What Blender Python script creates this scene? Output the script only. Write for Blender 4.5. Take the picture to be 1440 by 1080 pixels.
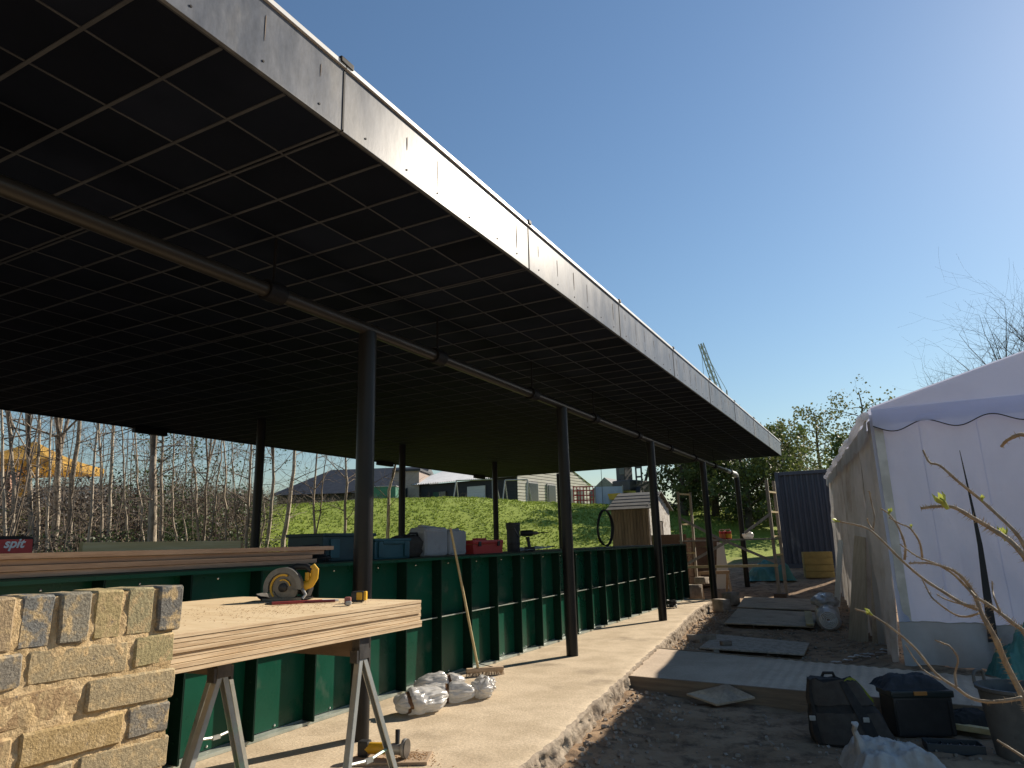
import bpy, bmesh, math, random
from mathutils import Vector, Matrix, noise as mnoise
from math import sin, cos, pi, radians, sqrt, atan2, degrees
random.seed(7)
for o in list(bpy.data.objects): bpy.data.objects.remove(o)
SC = bpy.context.scene
COL = SC.collection

# ---------------------------------------------------------------- camera
YAW, PITCH, ROLL = 0.4845, 0.2285, -0.0271
_f = Vector((-sin(YAW)*cos(PITCH), cos(YAW)*cos(PITCH), sin(PITCH)))
_r = Vector((cos(YAW), sin(YAW), 0)); _u = _r.cross(_f)
_r2 = _r*cos(ROLL) + _u*sin(ROLL); _u2 = _u*cos(ROLL) - _r*sin(ROLL)
cam_d = bpy.data.cameras.new('camera'); cam = bpy.data.objects.new('camera', cam_d); COL.objects.link(cam)
cam.matrix_world = Matrix(((_r2.x, _u2.x, -_f.x, 0), (_r2.y, _u2.y, -_f.y, 0), (_r2.z, _u2.z, -_f.z, 1.35), (0, 0, 0, 1)))
cam_d.sensor_width = 36; cam_d.lens = 963/1440*36; cam_d.clip_start = 0.02; cam_d.clip_end = 3000
SC.camera = cam

# ---------------------------------------------------------------- sky, sun, exposure
SUN_AZ, SUN_EL = radians(24.5), radians(30.8)      # azimuth from +Y towards +X
world = bpy.data.worlds.new('World'); SC.world = world; world.use_nodes = True
wn = world.node_tree; bg = wn.nodes['Background']
sky = wn.nodes.new('ShaderNodeTexSky'); sky.sky_type = 'NISHITA'; sky.sun_disc = False
sky.sun_elevation = SUN_EL; sky.sun_rotation = SUN_AZ
sky.air_density = 1.5; sky.dust_density = 0.25; sky.ozone_density = 5.5; sky.altitude = 50
wn.links.new(sky.outputs[0], bg.inputs[0]); bg.inputs[1].default_value = 0.07
sun_d = bpy.data.lights.new('sun', 'SUN'); sun_d.energy = 5.0; sun_d.angle = radians(0.53); sun_d.color = (1.0, 0.89, 0.74)
sun = bpy.data.objects.new('sun', sun_d); COL.objects.link(sun)
_s = Vector((sin(SUN_AZ)*cos(SUN_EL), cos(SUN_AZ)*cos(SUN_EL), sin(SUN_EL)))
sun.rotation_euler = _s.to_track_quat('Z', 'Y').to_euler(); sun.location = (6, 10, 12)
SC.view_settings.view_transform = 'Standard'; SC.view_settings.look = 'None'
SC.view_settings.exposure = 0.57; SC.view_settings.gamma = 1; SC.view_settings.use_curve_mapping = False
SC.cycles.max_bounces = 7; SC.cycles.diffuse_bounces = 4; SC.cycles.glossy_bounces = 4; SC.cycles.transparent_max_bounces = 16
SC.cycles.caustics_reflective = False; SC.cycles.caustics_refractive = False

# ---------------------------------------------------------------- mesh helpers
class MB:
    """collects shapes; build() links them as one mesh object"""
    def __init__(s): s.v = []; s.f = []; s.flat = False
    def add(s, vs, fs):
        n = len(s.v); s.v += [tuple(p) for p in vs]; s.f += [tuple(i+n for i in f) for f in fs]; return s
    def box(s, c, d, rot=None, taper=1.0):
        x, y, z = d[0]/2, d[1]/2, d[2]/2; P = []
        for sz in (-1, 1):
            t = taper if sz > 0 else 1
            for sx, sy in ((-1, -1), (1, -1), (1, 1), (-1, 1)): P.append(Vector((sx*x*t, sy*y*t, sz*z)))
        if rot is not None: P = [rot @ p for p in P]
        c = Vector(c)
        return s.add([p+c for p in P], [(3, 2, 1, 0), (4, 5, 6, 7), (0, 1, 5, 4), (1, 2, 6, 5), (2, 3, 7, 6), (3, 0, 4, 7)])
    def bbox(s, c, d, b=.01, rot=None):
        """box with chamfered edges"""
        s.flat = True
        x, y, z = d[0]/2, d[1]/2, d[2]/2; b = min(b, x*.9, y*.9, z*.9)
        bm = bmesh.new(); bmesh.ops.create_cube(bm, size=1)
        for v in bm.verts: v.co = Vector((v.co.x*2*x, v.co.y*2*y, v.co.z*2*z))
        bmesh.ops.bevel(bm, geom=bm.edges[:], offset=b, segments=2, affect='EDGES', profile=.6)
        return s.addbm(bm, c, rot)
    def addbm(s, bm, c=(0, 0, 0), rot=None):
        bm.verts.index_update(); c = Vector(c)
        vs = [(rot @ v.co if rot is not None else v.co.copy())+c for v in bm.verts]
        fs = [[v.index for v in f.verts] for f in bm.faces]; bm.free(); return s.add(vs, fs)
    def tube(s, pts, rad, n=8, cap=True, flat=1.0):
        pts = [Vector(p) for p in pts]
        if not hasattr(rad, '__len__'): rad = [rad]*len(pts)
        t0 = (pts[1]-pts[0]).normalized(); up = Vector((0, 0, 1)) if abs(t0.z) < .9 else Vector((1, 0, 0))
        a = t0.cross(up).normalized(); V = []; F = []
        for i, p in enumerate(pts):
            t = (pts[min(i+1, len(pts)-1)]-pts[max(i-1, 0)])
            t = t.normalized() if t.length > 1e-9 else t0
            a = (a - t*a.dot(t)); a = a.normalized() if a.length > 1e-6 else t.orthogonal().normalized(); b = t.cross(a)
            for k in range(n):
                q = 2*pi*k/n; V.append(p + (a*cos(q) + b*sin(q)*flat)*rad[i])
        for i in range(len(pts)-1):
            for k in range(n):
                F.append((i*n+k, i*n+(k+1) % n, (i+1)*n+(k+1) % n, (i+1)*n+k))
        if cap:
            F.append(tuple(range(n-1, -1, -1))); F.append(tuple((len(pts)-1)*n+k for k in range(n)))
        return s.add(V, F)
    def cyl(s, a, b, r, n=16, r2=None): return s.tube([a, b], [r, r if r2 is None else r2], n)
    def lathe(s, prof, n=24, c=(0, 0, 0), rot=None, cap=True):
        V = []; F = []; c = Vector(c)
        for r, z in prof:
            for k in range(n):
                q = 2*pi*k/n; p = Vector((r*cos(q), r*sin(q), z)); V.append((rot @ p if rot is not None else p)+c)
        for i in range(len(prof)-1):
            for k in range(n): F.append((i*n+k, i*n+(k+1) % n, (i+1)*n+(k+1) % n, (i+1)*n+k))
        if cap:
            F.append(tuple(range(n-1, -1, -1))); F.append(tuple((len(prof)-1)*n+k for k in range(n)))
        return s.add(V, F)
    def prism(s, poly, o, ux, uy, th):
        """polygon (2D) extruded along ux x uy by th"""
        o, ux, uy = Vector(o), Vector(ux), Vector(uy); w = ux.cross(uy).normalized()*th; n = len(poly)
        V = [o+ux*x+uy*y for x, y in poly]; V += [p+w for p in V]
        F = [tuple(range(n-1, -1, -1)), tuple(range(n, 2*n))] + [(i, (i+1) % n, n+(i+1) % n, n+i) for i in range(n)]
        return s.add(V, F)
    def grid(s, nu, nv, fn, closed_u=False):
        V = [fn(i/(nu-(0 if closed_u else 1)), j/(nv-1)) for j in range(nv) for i in range(nu)]
        F = []
        for j in range(nv-1):
            for i in range(nu if closed_u else nu-1):
                F.append((j*nu+i, j*nu+(i+1) % nu, (j+1)*nu+(i+1) % nu, (j+1)*nu+i))
        return s.add(V, F)
    def mesh(s, name, mat, smooth=False, off=None):
        me = bpy.data.meshes.new(name)
        v = s.v if off is None else [(p[0]-off[0], p[1]-off[1], p[2]-off[2]) for p in s.v]
        me.from_pydata(v, [], s.f)
        if mat: me.materials.append(mat)
        me.validate(); me.update()
        if smooth == 'auto':
            me.polygons.foreach_set('use_smooth', [True]*len(me.polygons))
            try: me.set_sharp_from_angle(angle=radians(14 if s.flat else 38))
            except Exception: pass
        elif smooth: me.polygons.foreach_set('use_smooth', [True]*len(me.polygons))
        return me

def link(name, me, parent=None):
    o = bpy.data.objects.new(name, me); COL.objects.link(o)
    if parent is not None: o.parent = parent
    return o
def root_loc(p):
    while p.parent is not None: p = p.parent
    return p.location
def part(name, mb, mat, parent, smooth='auto', local=False):
    """part under a thing; coordinates are world ones unless local"""
    return link(name, mb.mesh(name, mat, smooth, None if local else root_loc(parent)), parent)
def tag(o, label, cat, group=None, kind=None):
    if label: o['label'] = label
    if cat: o['category'] = cat
    if group: o['group'] = group
    if kind: o['kind'] = kind
    return o
def thing(name, label, cat, loc=(0, 0, 0), group=None, rz=0):
    o = bpy.data.objects.new(name, None); COL.objects.link(o); o.location = loc; o.rotation_euler = (0, 0, rz)
    o.empty_display_size = .1
    return tag(o, label, cat, group)
def single(name, mb, mat, label, cat, group=None, smooth='auto', kind=None, loc=None):
    if loc is None:
        n = len(mb.v); loc = (sum(p[0] for p in mb.v)/n, sum(p[1] for p in mb.v)/n, min(p[2] for p in mb.v))
    o = link(name, mb.mesh(name, mat, smooth, loc)); o.location = loc
    return tag(o, label, cat, group, kind)
def struct(name, mb, mat, smooth=False):
    o = link(name, mb.mesh(name, mat, smooth)); o['kind'] = 'structure'; return o
def copy_tree(o, parent=None):
    c = o.copy(); COL.objects.link(c); c.parent = parent
    for ch in list(o.children): copy_tree(ch, c)
    return c
def RZ(a): return Matrix.Rotation(a, 3, 'Z')
def RX(a): return Matrix.Rotation(a, 3, 'X')
def RY(a): return Matrix.Rotation(a, 3, 'Y')
def lerp(a, b, t): return a+(b-a)*t
def ss(a, b, x):
    t = max(0, min(1, (x-a)/(b-a))); return t*t*(3-2*t)
def fbm(x, y, z=0, o=4): return mnoise.fractal(Vector((x, y, z)), 1.0, 2.0, o)

# ---------------------------------------------------------------- materials
def M(name, c1, c2=None, scale=4, rough=.7, rough2=None, bump=0, bscale=None, metal=0, spec=.5, stretch=(1, 1, 1), ramp=(.35, .65),
      var=0, ocol=False, detail=6, c3=None, c3scale=1.2, c3ramp=(.55, .7), trans=0, coat=0, bdist=.02, fine=0, alpha=None):
    m = bpy.data.materials.new(name); m.use_nodes = True; nt = m.node_tree; N = nt.nodes; L = nt.links
    b = N['Principled BSDF']; b.inputs['Roughness'].default_value = rough; b.inputs['Metallic'].default_value = metal
    b.inputs['Specular IOR Level'].default_value = spec; b.inputs['Coat Weight'].default_value = coat; b.inputs['Coat Roughness'].default_value = .15
    tc = N.new('ShaderNodeTexCoord'); mp = N.new('ShaderNodeMapping'); mp.inputs['Scale'].default_value = stretch
    oi = N.new('ShaderNodeObjectInfo'); ml = N.new('ShaderNodeMath'); ml.operation = 'MULTIPLY'; ml.inputs[1].default_value = 37.0
    L.new(oi.outputs['Random'], ml.inputs[0]); L.new(ml.outputs[0], mp.inputs['Location'])
    L.new(tc.outputs['Object'], mp.inputs['Vector'])
    def noise(sc, det=detail, ro=.6):
        n = N.new('ShaderNodeTexNoise'); n.inputs['Scale'].default_value = sc; n.inputs['Detail'].default_value = det
        n.inputs['Roughness'].default_value = ro; L.new(mp.outputs[0], n.inputs['Vector']); return n
    def rmp(src, a, bb):
        r = N.new('ShaderNodeMapRange'); r.inputs['From Min'].default_value = a; r.inputs['From Max'].default_value = bb
        r.interpolation_type = 'SMOOTHSTEP'; L.new(src, r.inputs['Value']); return r.outputs[0]
    def mix(fac, A, B, mode='MIX'):
        x = N.new('ShaderNodeMix'); x.data_type = 'RGBA'; x.blend_type = mode
        if hasattr(fac, 'links'): L.new(fac, x.inputs[0])
        else: x.inputs[0].default_value = fac
        for v, s in ((A, x.inputs[6]), (B, x.inputs[7])):
            if hasattr(v, 'links'): L.new(v, s)
            else: s.default_value = (*v[:3], 1)
        return x.outputs[2]
    col = c1
    n1 = noise(scale)
    if ocol: col = oi.outputs['Color']
    if c2 is not None: col = mix(rmp(n1.outputs[0], *ramp), col, c2)
    if c3 is not None: col = mix(rmp(noise(c3scale).outputs[0], *c3ramp), col, c3)
    if fine:
        nf = noise(bscale or scale*8, 4, .7)
        mr = N.new('ShaderNodeMapRange'); mr.inputs['To Min'].default_value = 1-fine; mr.inputs['To Max'].default_value = 1+fine
        mr.inputs['From Min'].default_value = .3; mr.inputs['From Max'].default_value = .7; L.new(nf.outputs[0], mr.inputs['Value'])
        cb = N.new('ShaderNodeCombineXYZ')
        for i in range(3): L.new(mr.outputs[0], cb.inputs[i])
        col = mix(1.0, col, cb.outputs[0], 'MULTIPLY')
    if var:
        hs = N.new('ShaderNodeHueSaturation'); mr = N.new('ShaderNodeMapRange')
        mr.inputs['To Min'].default_value = 1-var; mr.inputs['To Max'].default_value = 1+var
        L.new(oi.outputs['Random'], mr.inputs['Value']); L.new(mr.outputs[0], hs.inputs['Value'])
        if hasattr(col, 'links'): L.new(col, hs.inputs['Color'])
        else: hs.inputs['Color'].default_value = (*col[:3], 1)
        col = hs.outputs[0]
    if hasattr(col, 'links'): L.new(col, b.inputs['Base Color'])
    else: b.inputs['Base Color'].default_value = (*col[:3], 1)
    if rough2 is not None:
        mr = N.new('ShaderNodeMapRange'); mr.inputs['To Min'].default_value = rough; mr.inputs['To Max'].default_value = rough2
        mr.inputs['From Min'].default_value = .3; mr.inputs['From Max'].default_value = .7
        L.new(n1.outputs[0], mr.inputs['Value']); L.new(mr.outputs[0], b.inputs['Roughness'])
    if bump:
        bn = N.new('ShaderNodeBump'); bn.inputs['Strength'].default_value = bump; bn.inputs['Distance'].default_value = bdist
        L.new(noise(bscale or scale*4, 8, .65).outputs[0], bn.inputs['Height']); L.new(bn.outputs[0], b.inputs['Normal'])
    if trans:
        tr = N.new('ShaderNodeBsdfTranslucent'); ms = N.new('ShaderNodeMixShader'); ms.inputs[0].default_value = trans
        if hasattr(col, 'links'): L.new(col, tr.inputs[0])
        else: tr.inputs[0].default_value = (*col[:3], 1)
        out = N['Material Output']; L.new(b.outputs[0], ms.inputs[1]); L.new(tr.outputs[0], ms.inputs[2]); L.new(ms.outputs[0], out.inputs[0])
        if alpha is not None:
            tp = N.new('ShaderNodeBsdfTransparent'); m2 = N.new('ShaderNodeMixShader'); m2.inputs[0].default_value = alpha
            L.new(tp.outputs[0], m2.inputs[1]); L.new(ms.outputs[0], m2.inputs[2]); L.new(m2.outputs[0], out.inputs[0])
    return m

# ================================================================ the setting
def hill_s(x, y): return -.874*x + .485*y
def ground_h(x, y):
    b = -.2 + .75*ss(17, 27, y) + .5*ss(27, 40, y)
    s = hill_s(x, y)
    b += (3.05-.95*ss(20, 40, y))*ss(15.6, 27.5, s)*(1-.55*ss(34, 60, y)*ss(-14, -4, x)) - .012*max(0, min(s, 80)-28)
    n = .05*fbm(x*.5, y*.5, 3)*ss(17, 24, s) + .05*fbm(x*.9, y*.9, 5)*ss(18, 22, s)
    if -6 < x < 4 and 0 < y < 22:
        n += .028*fbm(x*1.7, y*1.7, 1) + .02*fbm(x*6, y*6, 2)
        n += .07*math.exp(-((x+2.35+.07*(y-6))**2)/.12)*(.6+.6*fbm(x*3, y*2, 9))      # spoil heaped along the slab edge
    if x > -1.2 and 8 < y < 14: n += .16*ss(-.9, -.1, x)*ss(8.2, 8.8, y)*(1-ss(11, 14, y))
    return b+n
def axis(fine, step, mid, mstep, far):
    a = []; x = fine[0]
    while x <= fine[1]: a.append(x); x += step
    x = fine[0]-mstep
    while x > mid[0]: a.append(x); x -= mstep
    st = mstep
    while x > far[0]: a.append(x); st *= 1.5; x -= st
    a.append(far[0]); x = fine[1]+mstep
    while x < mid[1]: a.append(x); x += mstep
    st = mstep
    while x < far[1]: a.append(x); st *= 1.5; x += st
    a.append(far[1]); return sorted(a)
gx = axis((-4.2, 2.4), .075, (-40, 12), .6, (-900, 900)); gy = axis((2.6, 13.5), .075, (-6, 60), .6, (-60, 1500))
mb = MB(); mb.v = [(x, y, ground_h(x, y)) for y in gy for x in gx]; nx = len(gx)
mb.f = [(j*nx+i, j*nx+i+1, (j+1)*nx+i+1, (j+1)*nx+i) for j in range(len(gy)-1) for i in range(nx-1)]

def ground_material():
    m = bpy.data.materials.new('earth_and_grass'); m.use_nodes = True; nt = m.node_tree; N = nt.nodes; L = nt.links; b = N['Principled BSDF']
    b.inputs['Roughness'].default_value = .95; b.inputs['Specular IOR Level'].default_value = .2
    tc = N.new('ShaderNodeTexCoord')
    def nz(sc, d=6):
        n = N.new('ShaderNodeTexNoise'); n.inputs['Scale'].default_value = sc; n.inputs['Detail'].default_value = d; n.inputs['Roughness'].default_value = .65
        L.new(tc.outputs['Object'], n.inputs['Vector']); return n.outputs[0]
    def mr(v, a, c):
        r = N.new('ShaderNodeMapRange'); r.interpolation_type = 'SMOOTHSTEP'; r.inputs['From Min'].default_value = a; r.inputs['From Max'].default_value = c
        L.new(v, r.inputs['Value']); return r.outputs[0]
    def mix(f, A, B):
        x = N.new('ShaderNodeMix'); x.data_type = 'RGBA'; L.new(f, x.inputs[0])
        for v, s in ((A, x.inputs[6]), (B, x.inputs[7])):
            if hasattr(v, 'links'): L.new(v, s)
            else: s.default_value = (*v, 1)
        return x.outputs[2]
    def math_(op, a, c):
        x = N.new('ShaderNodeMath'); x.operation = op
        for v, s in ((a, x.inputs[0]), (c, x.inputs[1])):
            if hasattr(v, 'links'): L.new(v, s)
            else: s.default_value = v
        return x.outputs[0]
    sp = N.new('ShaderNodeSeparateXYZ'); L.new(tc.outputs['Object'], sp.inputs[0]); X, Y = sp.outputs[0], sp.outputs[1]
    dirt = mix(mr(nz(1.3), .35, .65), (.27, .18, .108), (.40, .28, .175)); dirt = mix(mr(nz(6), .45, .7), dirt, (.12, .083, .056))
    dirt = mix(mr(nz(45, 3), .6, .72), dirt, (.30, .26, .21))
    grass = mix(mr(nz(.9), .35, .65), (.21, .275, .038), (.26, .315, .055)); grass = mix(mr(nz(3), .45, .8), grass, (.175, .235, .034))
    s = math_('ADD', math_('MULTIPLY', X, -.874), math_('MULTIPLY', Y, .485)); s = math_('ADD', s, math_('MULTIPLY', nz(.6), 2.0))
    g1 = math_('MULTIPLY', mr(s, 16.6, 18.2), mr(math_('ADD', math_('ADD', Y, math_('MULTIPLY', X, .95)), math_('MULTIPLY', nz(.8), 3.0)), -1.2, .8))
    g2 = math_('MULTIPLY', mr(math_('ADD', Y, math_('MULTIPLY', nz(.5), 5.0)), 26.5, 29), 1.0)
    g3 = mr(math_('ADD', math_('ABSOLUTE', math_('ADD', X, 3.5), 0.0), math_('MULTIPLY', nz(.7), 1.4)), 2.4, 3.2)       # a dirt track runs on between the grass
    g = math_('MAXIMUM', g1, math_('MULTIPLY', g2, g3))
    L.new(mix(g, dirt, grass), b.inputs['Base Color'])
    bp = N.new('ShaderNodeBump'); bp.inputs['Strength'].default_value = .8; bp.inputs['Distance'].default_value = .03
    L.new(math_('ADD', nz(9, 8), math_('MULTIPLY', nz(60, 4), .35)), bp.inputs['Height']); L.new(bp.outputs[0], b.inputs['Normal'])
    return m
struct('ground', mb, ground_material(), True)

# ---- concrete slab with a ragged edge
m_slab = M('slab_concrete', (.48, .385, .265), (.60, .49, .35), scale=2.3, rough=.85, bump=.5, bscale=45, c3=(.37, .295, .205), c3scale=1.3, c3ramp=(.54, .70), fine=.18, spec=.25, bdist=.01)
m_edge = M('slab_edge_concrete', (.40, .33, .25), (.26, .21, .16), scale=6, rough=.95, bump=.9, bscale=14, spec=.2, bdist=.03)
EDGE = [(-1.70, 0), (-1.93, 2.3), (-2.155, 4.15), (-2.542, 7.16), (-3.0, 10.8), (-3.447, 14.03), (-3.56, 15.8), (-3.62, 16.4)]
def edge_x(y):
    for (x0, y0), (x1, y1) in zip(EDGE, EDGE[1:]):
        if y <= y1: return lerp(x0, x1, (y-y0)/(y1-y0))
    return EDGE[-1][0]
mb = MB(); rows = []; ny = 560
for j in range(ny):
    y = -3 + 19.4*j/(ny-1) if j < 60 else 0
    y = lerp(-3, 2, j/59) if j < 60 else lerp(2, 16.4, (j-60)/(ny-61))
    e = edge_x(y) + .022*fbm(y*1.3, 0, 4) + .022*fbm(y*7, 1, 4) - .03*max(0, fbm(y*3.1, 5, 2))
    c = .02+.03*max(0, fbm(y*5, 7, 3))
    row = [(-10.6, y, 0), (-4.3, y, 0), (e-.5, y, 0), (e-.10, y, .004*fbm(y*4, 3)), (e-c, y, -.003+.004*fbm(y*15, 2))]
    for zz in (-.012, -.028, -.05, -.075, -.10, -.125, -.15, -.18, -.32):
        lump = .030*fbm(y*7, zz*16, 8)+.020*fbm(y*19, zz*30, 3)+.012*abs(fbm(y*45, zz*60, 5))
        row.append((e-.006+.22*max(0, -zz-.02)*.35+lump*min(1, -zz/.05), y, zz+.006*fbm(y*30, zz*30, 2)))
    rows.append(row)
k = len(rows[0]); top = MB(); sd = MB()
for r in rows: mb.v += r
mb.f = [(j*k+i, j*k+i+1, (j+1)*k+i+1, (j+1)*k+i) for j in range(ny-1) for i in range(k-1)]
mb.f += [tuple((ny-1)*k+i for i in range(k)) + ()]
slab = struct('concrete_slab', mb, m_slab, True)
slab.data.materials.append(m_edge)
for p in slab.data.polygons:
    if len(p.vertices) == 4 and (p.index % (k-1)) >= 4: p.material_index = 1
slab['label'] = 'pale sunlit concrete floor slab under the black canopy'

# ---- cross path of concrete on the right
m_path = M('path_concrete', (.50, .40, .30), (.59, .48, .365), scale=2, rough=.9, bump=.5, bscale=40, c3=(.38, .30, .225), c3scale=1.1, fine=.12, spec=.2, bdist=.01, stretch=(1, 1, 1))
m_board_face = M('shuttering_board', (.27, .20, .13), (.20, .145, .10), scale=3, stretch=(.6, 6, 12), rough=.85, bump=.3)
mb = MB(); nu, nv = 90, 30
FL, FR, BL, BR = (-2.60, 7.36), (1.6, 6.95), (-2.86, 9.33), (1.6, 8.25)
def pth(u, v):
    x = lerp(lerp(FL[0], FR[0], u), lerp(BL[0], BR[0], u), v); y = lerp(lerp(FL[1], FR[1], u), lerp(BL[1], BR[1], u), v)
    return (x, y, -.04 + .004*fbm(x*2, y*2) + .0035*sin(x*58+.4*sin(y*9))*ss(-1.9, -.9, x))        # tamped ripples on the right
mb.grid(nu*3, nv, pth)
n = len(mb.v); mb.v += [(x, y, -.3) for x, y in (BL, BR)]
o = struct('concrete_path', mb, m_path, True)
mb = MB(); a, c = Vector((FL[0], FL[1]-.014, 0)), Vector((FR[0], FR[1]-.014, 0)); d = (c-a).normalized()
mb.box(((a+c)/2)+Vector((0, 0, -.155)), ((c-a).length, .026, .245), RZ(atan2(d.y, d.x)))
o2 = link('shuttering_board', mb.mesh('shuttering_board', m_board_face), o)
mb = MB(); a, c = Vector((BL[0]-.35, BL[1]+.05, 0)), Vector((BR[0], BR[1]+.02, 0)); d = (c-a).normalized()
mb.box(((a+c)/2)+Vector((0, 0, -.15)), ((c-a).length, .03, .235), RZ(atan2(d.y, d.x)))
link('shuttering_board', mb.mesh('shuttering_board', m_board_face), o)

# ================================================================ canopy
XF, ZB, ZT, Y0, PS = -2.255, 3.503, 3.884, 2.4424, 2.195
XBK, YN, YE = -11.35, Y0-3*PS, Y0+8*PS
canopy = thing('canopy', 'long black flat-roofed canopy with grey fascia on round black columns', 'canopy', (-6.5, 8, 0))
m_black = M('black_paint', (.010, .010, .012), (.015, .015, .018), scale=2, rough=.6, spec=.15)
m_soffit = M('black_soffit_panel', (.006, .009, .018), (.0095, .013, .025), scale=1.2, rough=.75, spec=.06, var=.3)
m_bar = M('soffit_bar', (.078, .085, .102), (.056, .061, .074), scale=3, rough=.8, spec=.1)
m_fascia = M('fascia_board', (.092, .104, .128), (.14, .15, .172), scale=3.0, rough=.33, rough2=.42, stretch=(1, 1.4, .55), c3=(.18, .18, .18), c3scale=1.7, c3ramp=(.5, .68), fine=.22, bscale=18, bump=.1, spec=.13, var=.12, bdist=.004)
m_streak = M('rust_streak', (.11, .07, .045), (.2, .15, .11), scale=14, rough=.8)
m_trim = M('white_trim', (.74, .74, .72), (.62, .62, .6), scale=5, rough=.4)
mb = MB(); mb.box(((XF+XBK)/2-.02, (YN+YE)/2, (ZB+ZT)/2+.012), (XF-XBK-.05, YE-YN-.02, ZT-ZB-.03)); part('roof_body', mb, m_black, canopy)
pm = [None]
for n in range(-3, 8):
    ya, yb = Y0+n*PS+.005, Y0+(n+1)*PS-.005
    mb = MB(); mb.bbox((XF-.01, (ya+yb)/2, (ZB+ZT)/2-.015), (.02, yb-ya, ZT-ZB-.005), .003); f = part('fascia_panel', mb, m_fascia, canopy)
    mb = MB(); mb.box((XF-.003, (ya+yb)/2, ZT-.004), (.036, yb-ya+.002, .026)); part('trim_strip', mb, m_trim, canopy)
    rr = random.Random(n+40)
    for q in range(6):                                   # fixing screws with rusty runs below them
        y = ya+(q+.5)*(yb-ya)/6 + rr.uniform(-.03, .03); l = rr.uniform(.06, .22); w = rr.uniform(.003, .009); z = ZT-rr.uniform(.08, .13)
        if rr.random() < .8:
            mb = MB(); mb.prism([(-w/2, 0), (w*.4, .01), (w*.6, -l*.5), (w*.25, -l), (-w*.2, -l*.9), (-w*.5, -l*.4)], (XF+.0015, y, z), (0, 1, 0), (0, 0, 1), .0012); part('rust_run', mb, m_streak, f)
        mb = MB(); mb.cyl((XF-.002, y, ZB+.045), (XF+.004, y, ZB+.045), .006, 8); part('screw', mb, m_black, f)
    if n > -3:
        mb = MB(); mb.bbox((XF+.004, Y0+n*PS, ZT+.012), (.04, .10 if n == 0 else .05, .034), .006); part('joint_cap', mb, m_black, canopy)
        mb = MB(); mb.box((XF-.004, Y0+n*PS, (ZB+ZT)/2-.02), (.016, .012, ZT-ZB-.03)); part('joint_seal', mb, m_black, canopy)
mb = MB(); mb.bbox(((XF+XBK)/2-.012, YE-.01, (ZB+ZT)/2-.01), (XF-XBK-.03, .02, ZT-ZB), .003); part('end_fascia', mb, m_fascia, canopy)
mb = MB(); mb.bbox((XBK, (YN+YE)/2, (ZB+ZT)/2-.02), (.03, YE-YN, ZT-ZB), .003); part('back_fascia', mb, m_black, canopy)
# soffit: a grid of black panels between bars
NXC = 22; px_ = (XF-.03-XBK)/NXC; py_ = PS/6; NYC = 66
cells = []
for i in range(NXC):
    for j in range(NYC):
        cells.append((XF-.03-(i+.5)*px_, YN+(j+.5)*py_))
def in_view(x, y, z):
    d = Vector((x, y, z-1.35)); w = d.dot(_f)
    return w > .3 and abs(d.dot(_r2)/w) < .79 and abs(d.dot(_u2)/w) < .60
vis = sorted([c for c in cells if in_view(c[0], c[1], ZB)], key=lambda c: c[0]**2+c[1]**2)
near = set(vis[:290])
pmb = MB(); pmb.bbox((0, 0, 0), (px_-.006, py_-.006, .012), .002); pme = pmb.mesh('soffit_panel', m_soffit)
rest = MB()
for c in cells:
    if c in near:
        o = link('soffit_panel', pme, canopy); o.location = (c[0]-canopy.location.x, c[1]-canopy.location.y, ZB+.004)
    else: rest.box((c[0], c[1], ZB+.004), (px_-.006, py_-.006, .012))
o = part('soffit_panels', rest, m_soffit, canopy, False); o['kind'] = 'stuff'; o.name = 'soffit_panel_field'
for i in range(NXC+1):
    mb = MB(); mb.box((XF-.03-i*px_, (YN+YE)/2, ZB-.0035), (.011, YE-YN-.06, .005)); part('soffit_bar', mb, m_bar, canopy)
for j in range(NYC+1):
    y = YN+j*py_
    for dy in ((-.017, .017) if j % 6 == 0 else (0,)):
        mb = MB(); mb.box(((XF+XBK)/2-.01, min(max(y+dy, YN+.03), YE-.03), ZB-.0045), (XF-XBK-.06, .014 if j % 6 == 0 else .017, .007)); part('soffit_bar', mb, m_bar, canopy)
# columns and pipe beams
XC, XB, ZP = -3.556, -9.1, 3.10
CY = [4.23, 8.14, 12.06, 16.16, 20.35]; CY0 = [.3] + CY
m_col = M('column_paint', (.010, .010, .011), (.016, .0155, .0155), scale=3, rough=.28, rough2=.38, spec=.26, bump=.04, bscale=50)
m_pipe = M('pipe_metal', (.022, .02, .018), (.034, .03, .027), scale=2, rough=.38, spec=.28, stretch=(3, .3, 3))
m_pipe_end = M('sunlit_pipe_and_post', (.55, .55, .53), (.42, .42, .4), scale=6, rough=.45, metal=.3)  # pale colour paints sunlight on the pipe's end; plain grey for tent posts
for X in (XC, XB):
    for y in (CY0 if X == XC else CY[1:]):
        z0 = min(0, ground_h(X, y)) - .05 if y > 16.3 else -.02
        if X == XB: z0 = min(z0, ground_h(X, y)-.02)
        mb = MB(); mb.tube([(X, y, z0), (X, y, 1.2), (X, y, ZP-.03 if X == XC else ZB)], .072, 28); c = part('column', mb, m_col, canopy)
    if X == XC:
        mb = MB(); mb.tube([(X, YN+.3, ZP), (X, 8, ZP), (X, YE-1.1, ZP)], .052, 24); part('pipe_beam', mb, m_pipe, canopy)
mb = MB(); mb.tube([(XC, YE-1.1, ZP), (XC, YE-.2, ZP), (XC, 20.18, ZP), (XC, 20.31, ZP-.025), (XC, 20.35, ZP-.11)], [.056, .056, .058, .064, .068], 24); part('pipe_end', mb, m_pipe_end, canopy)
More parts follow.
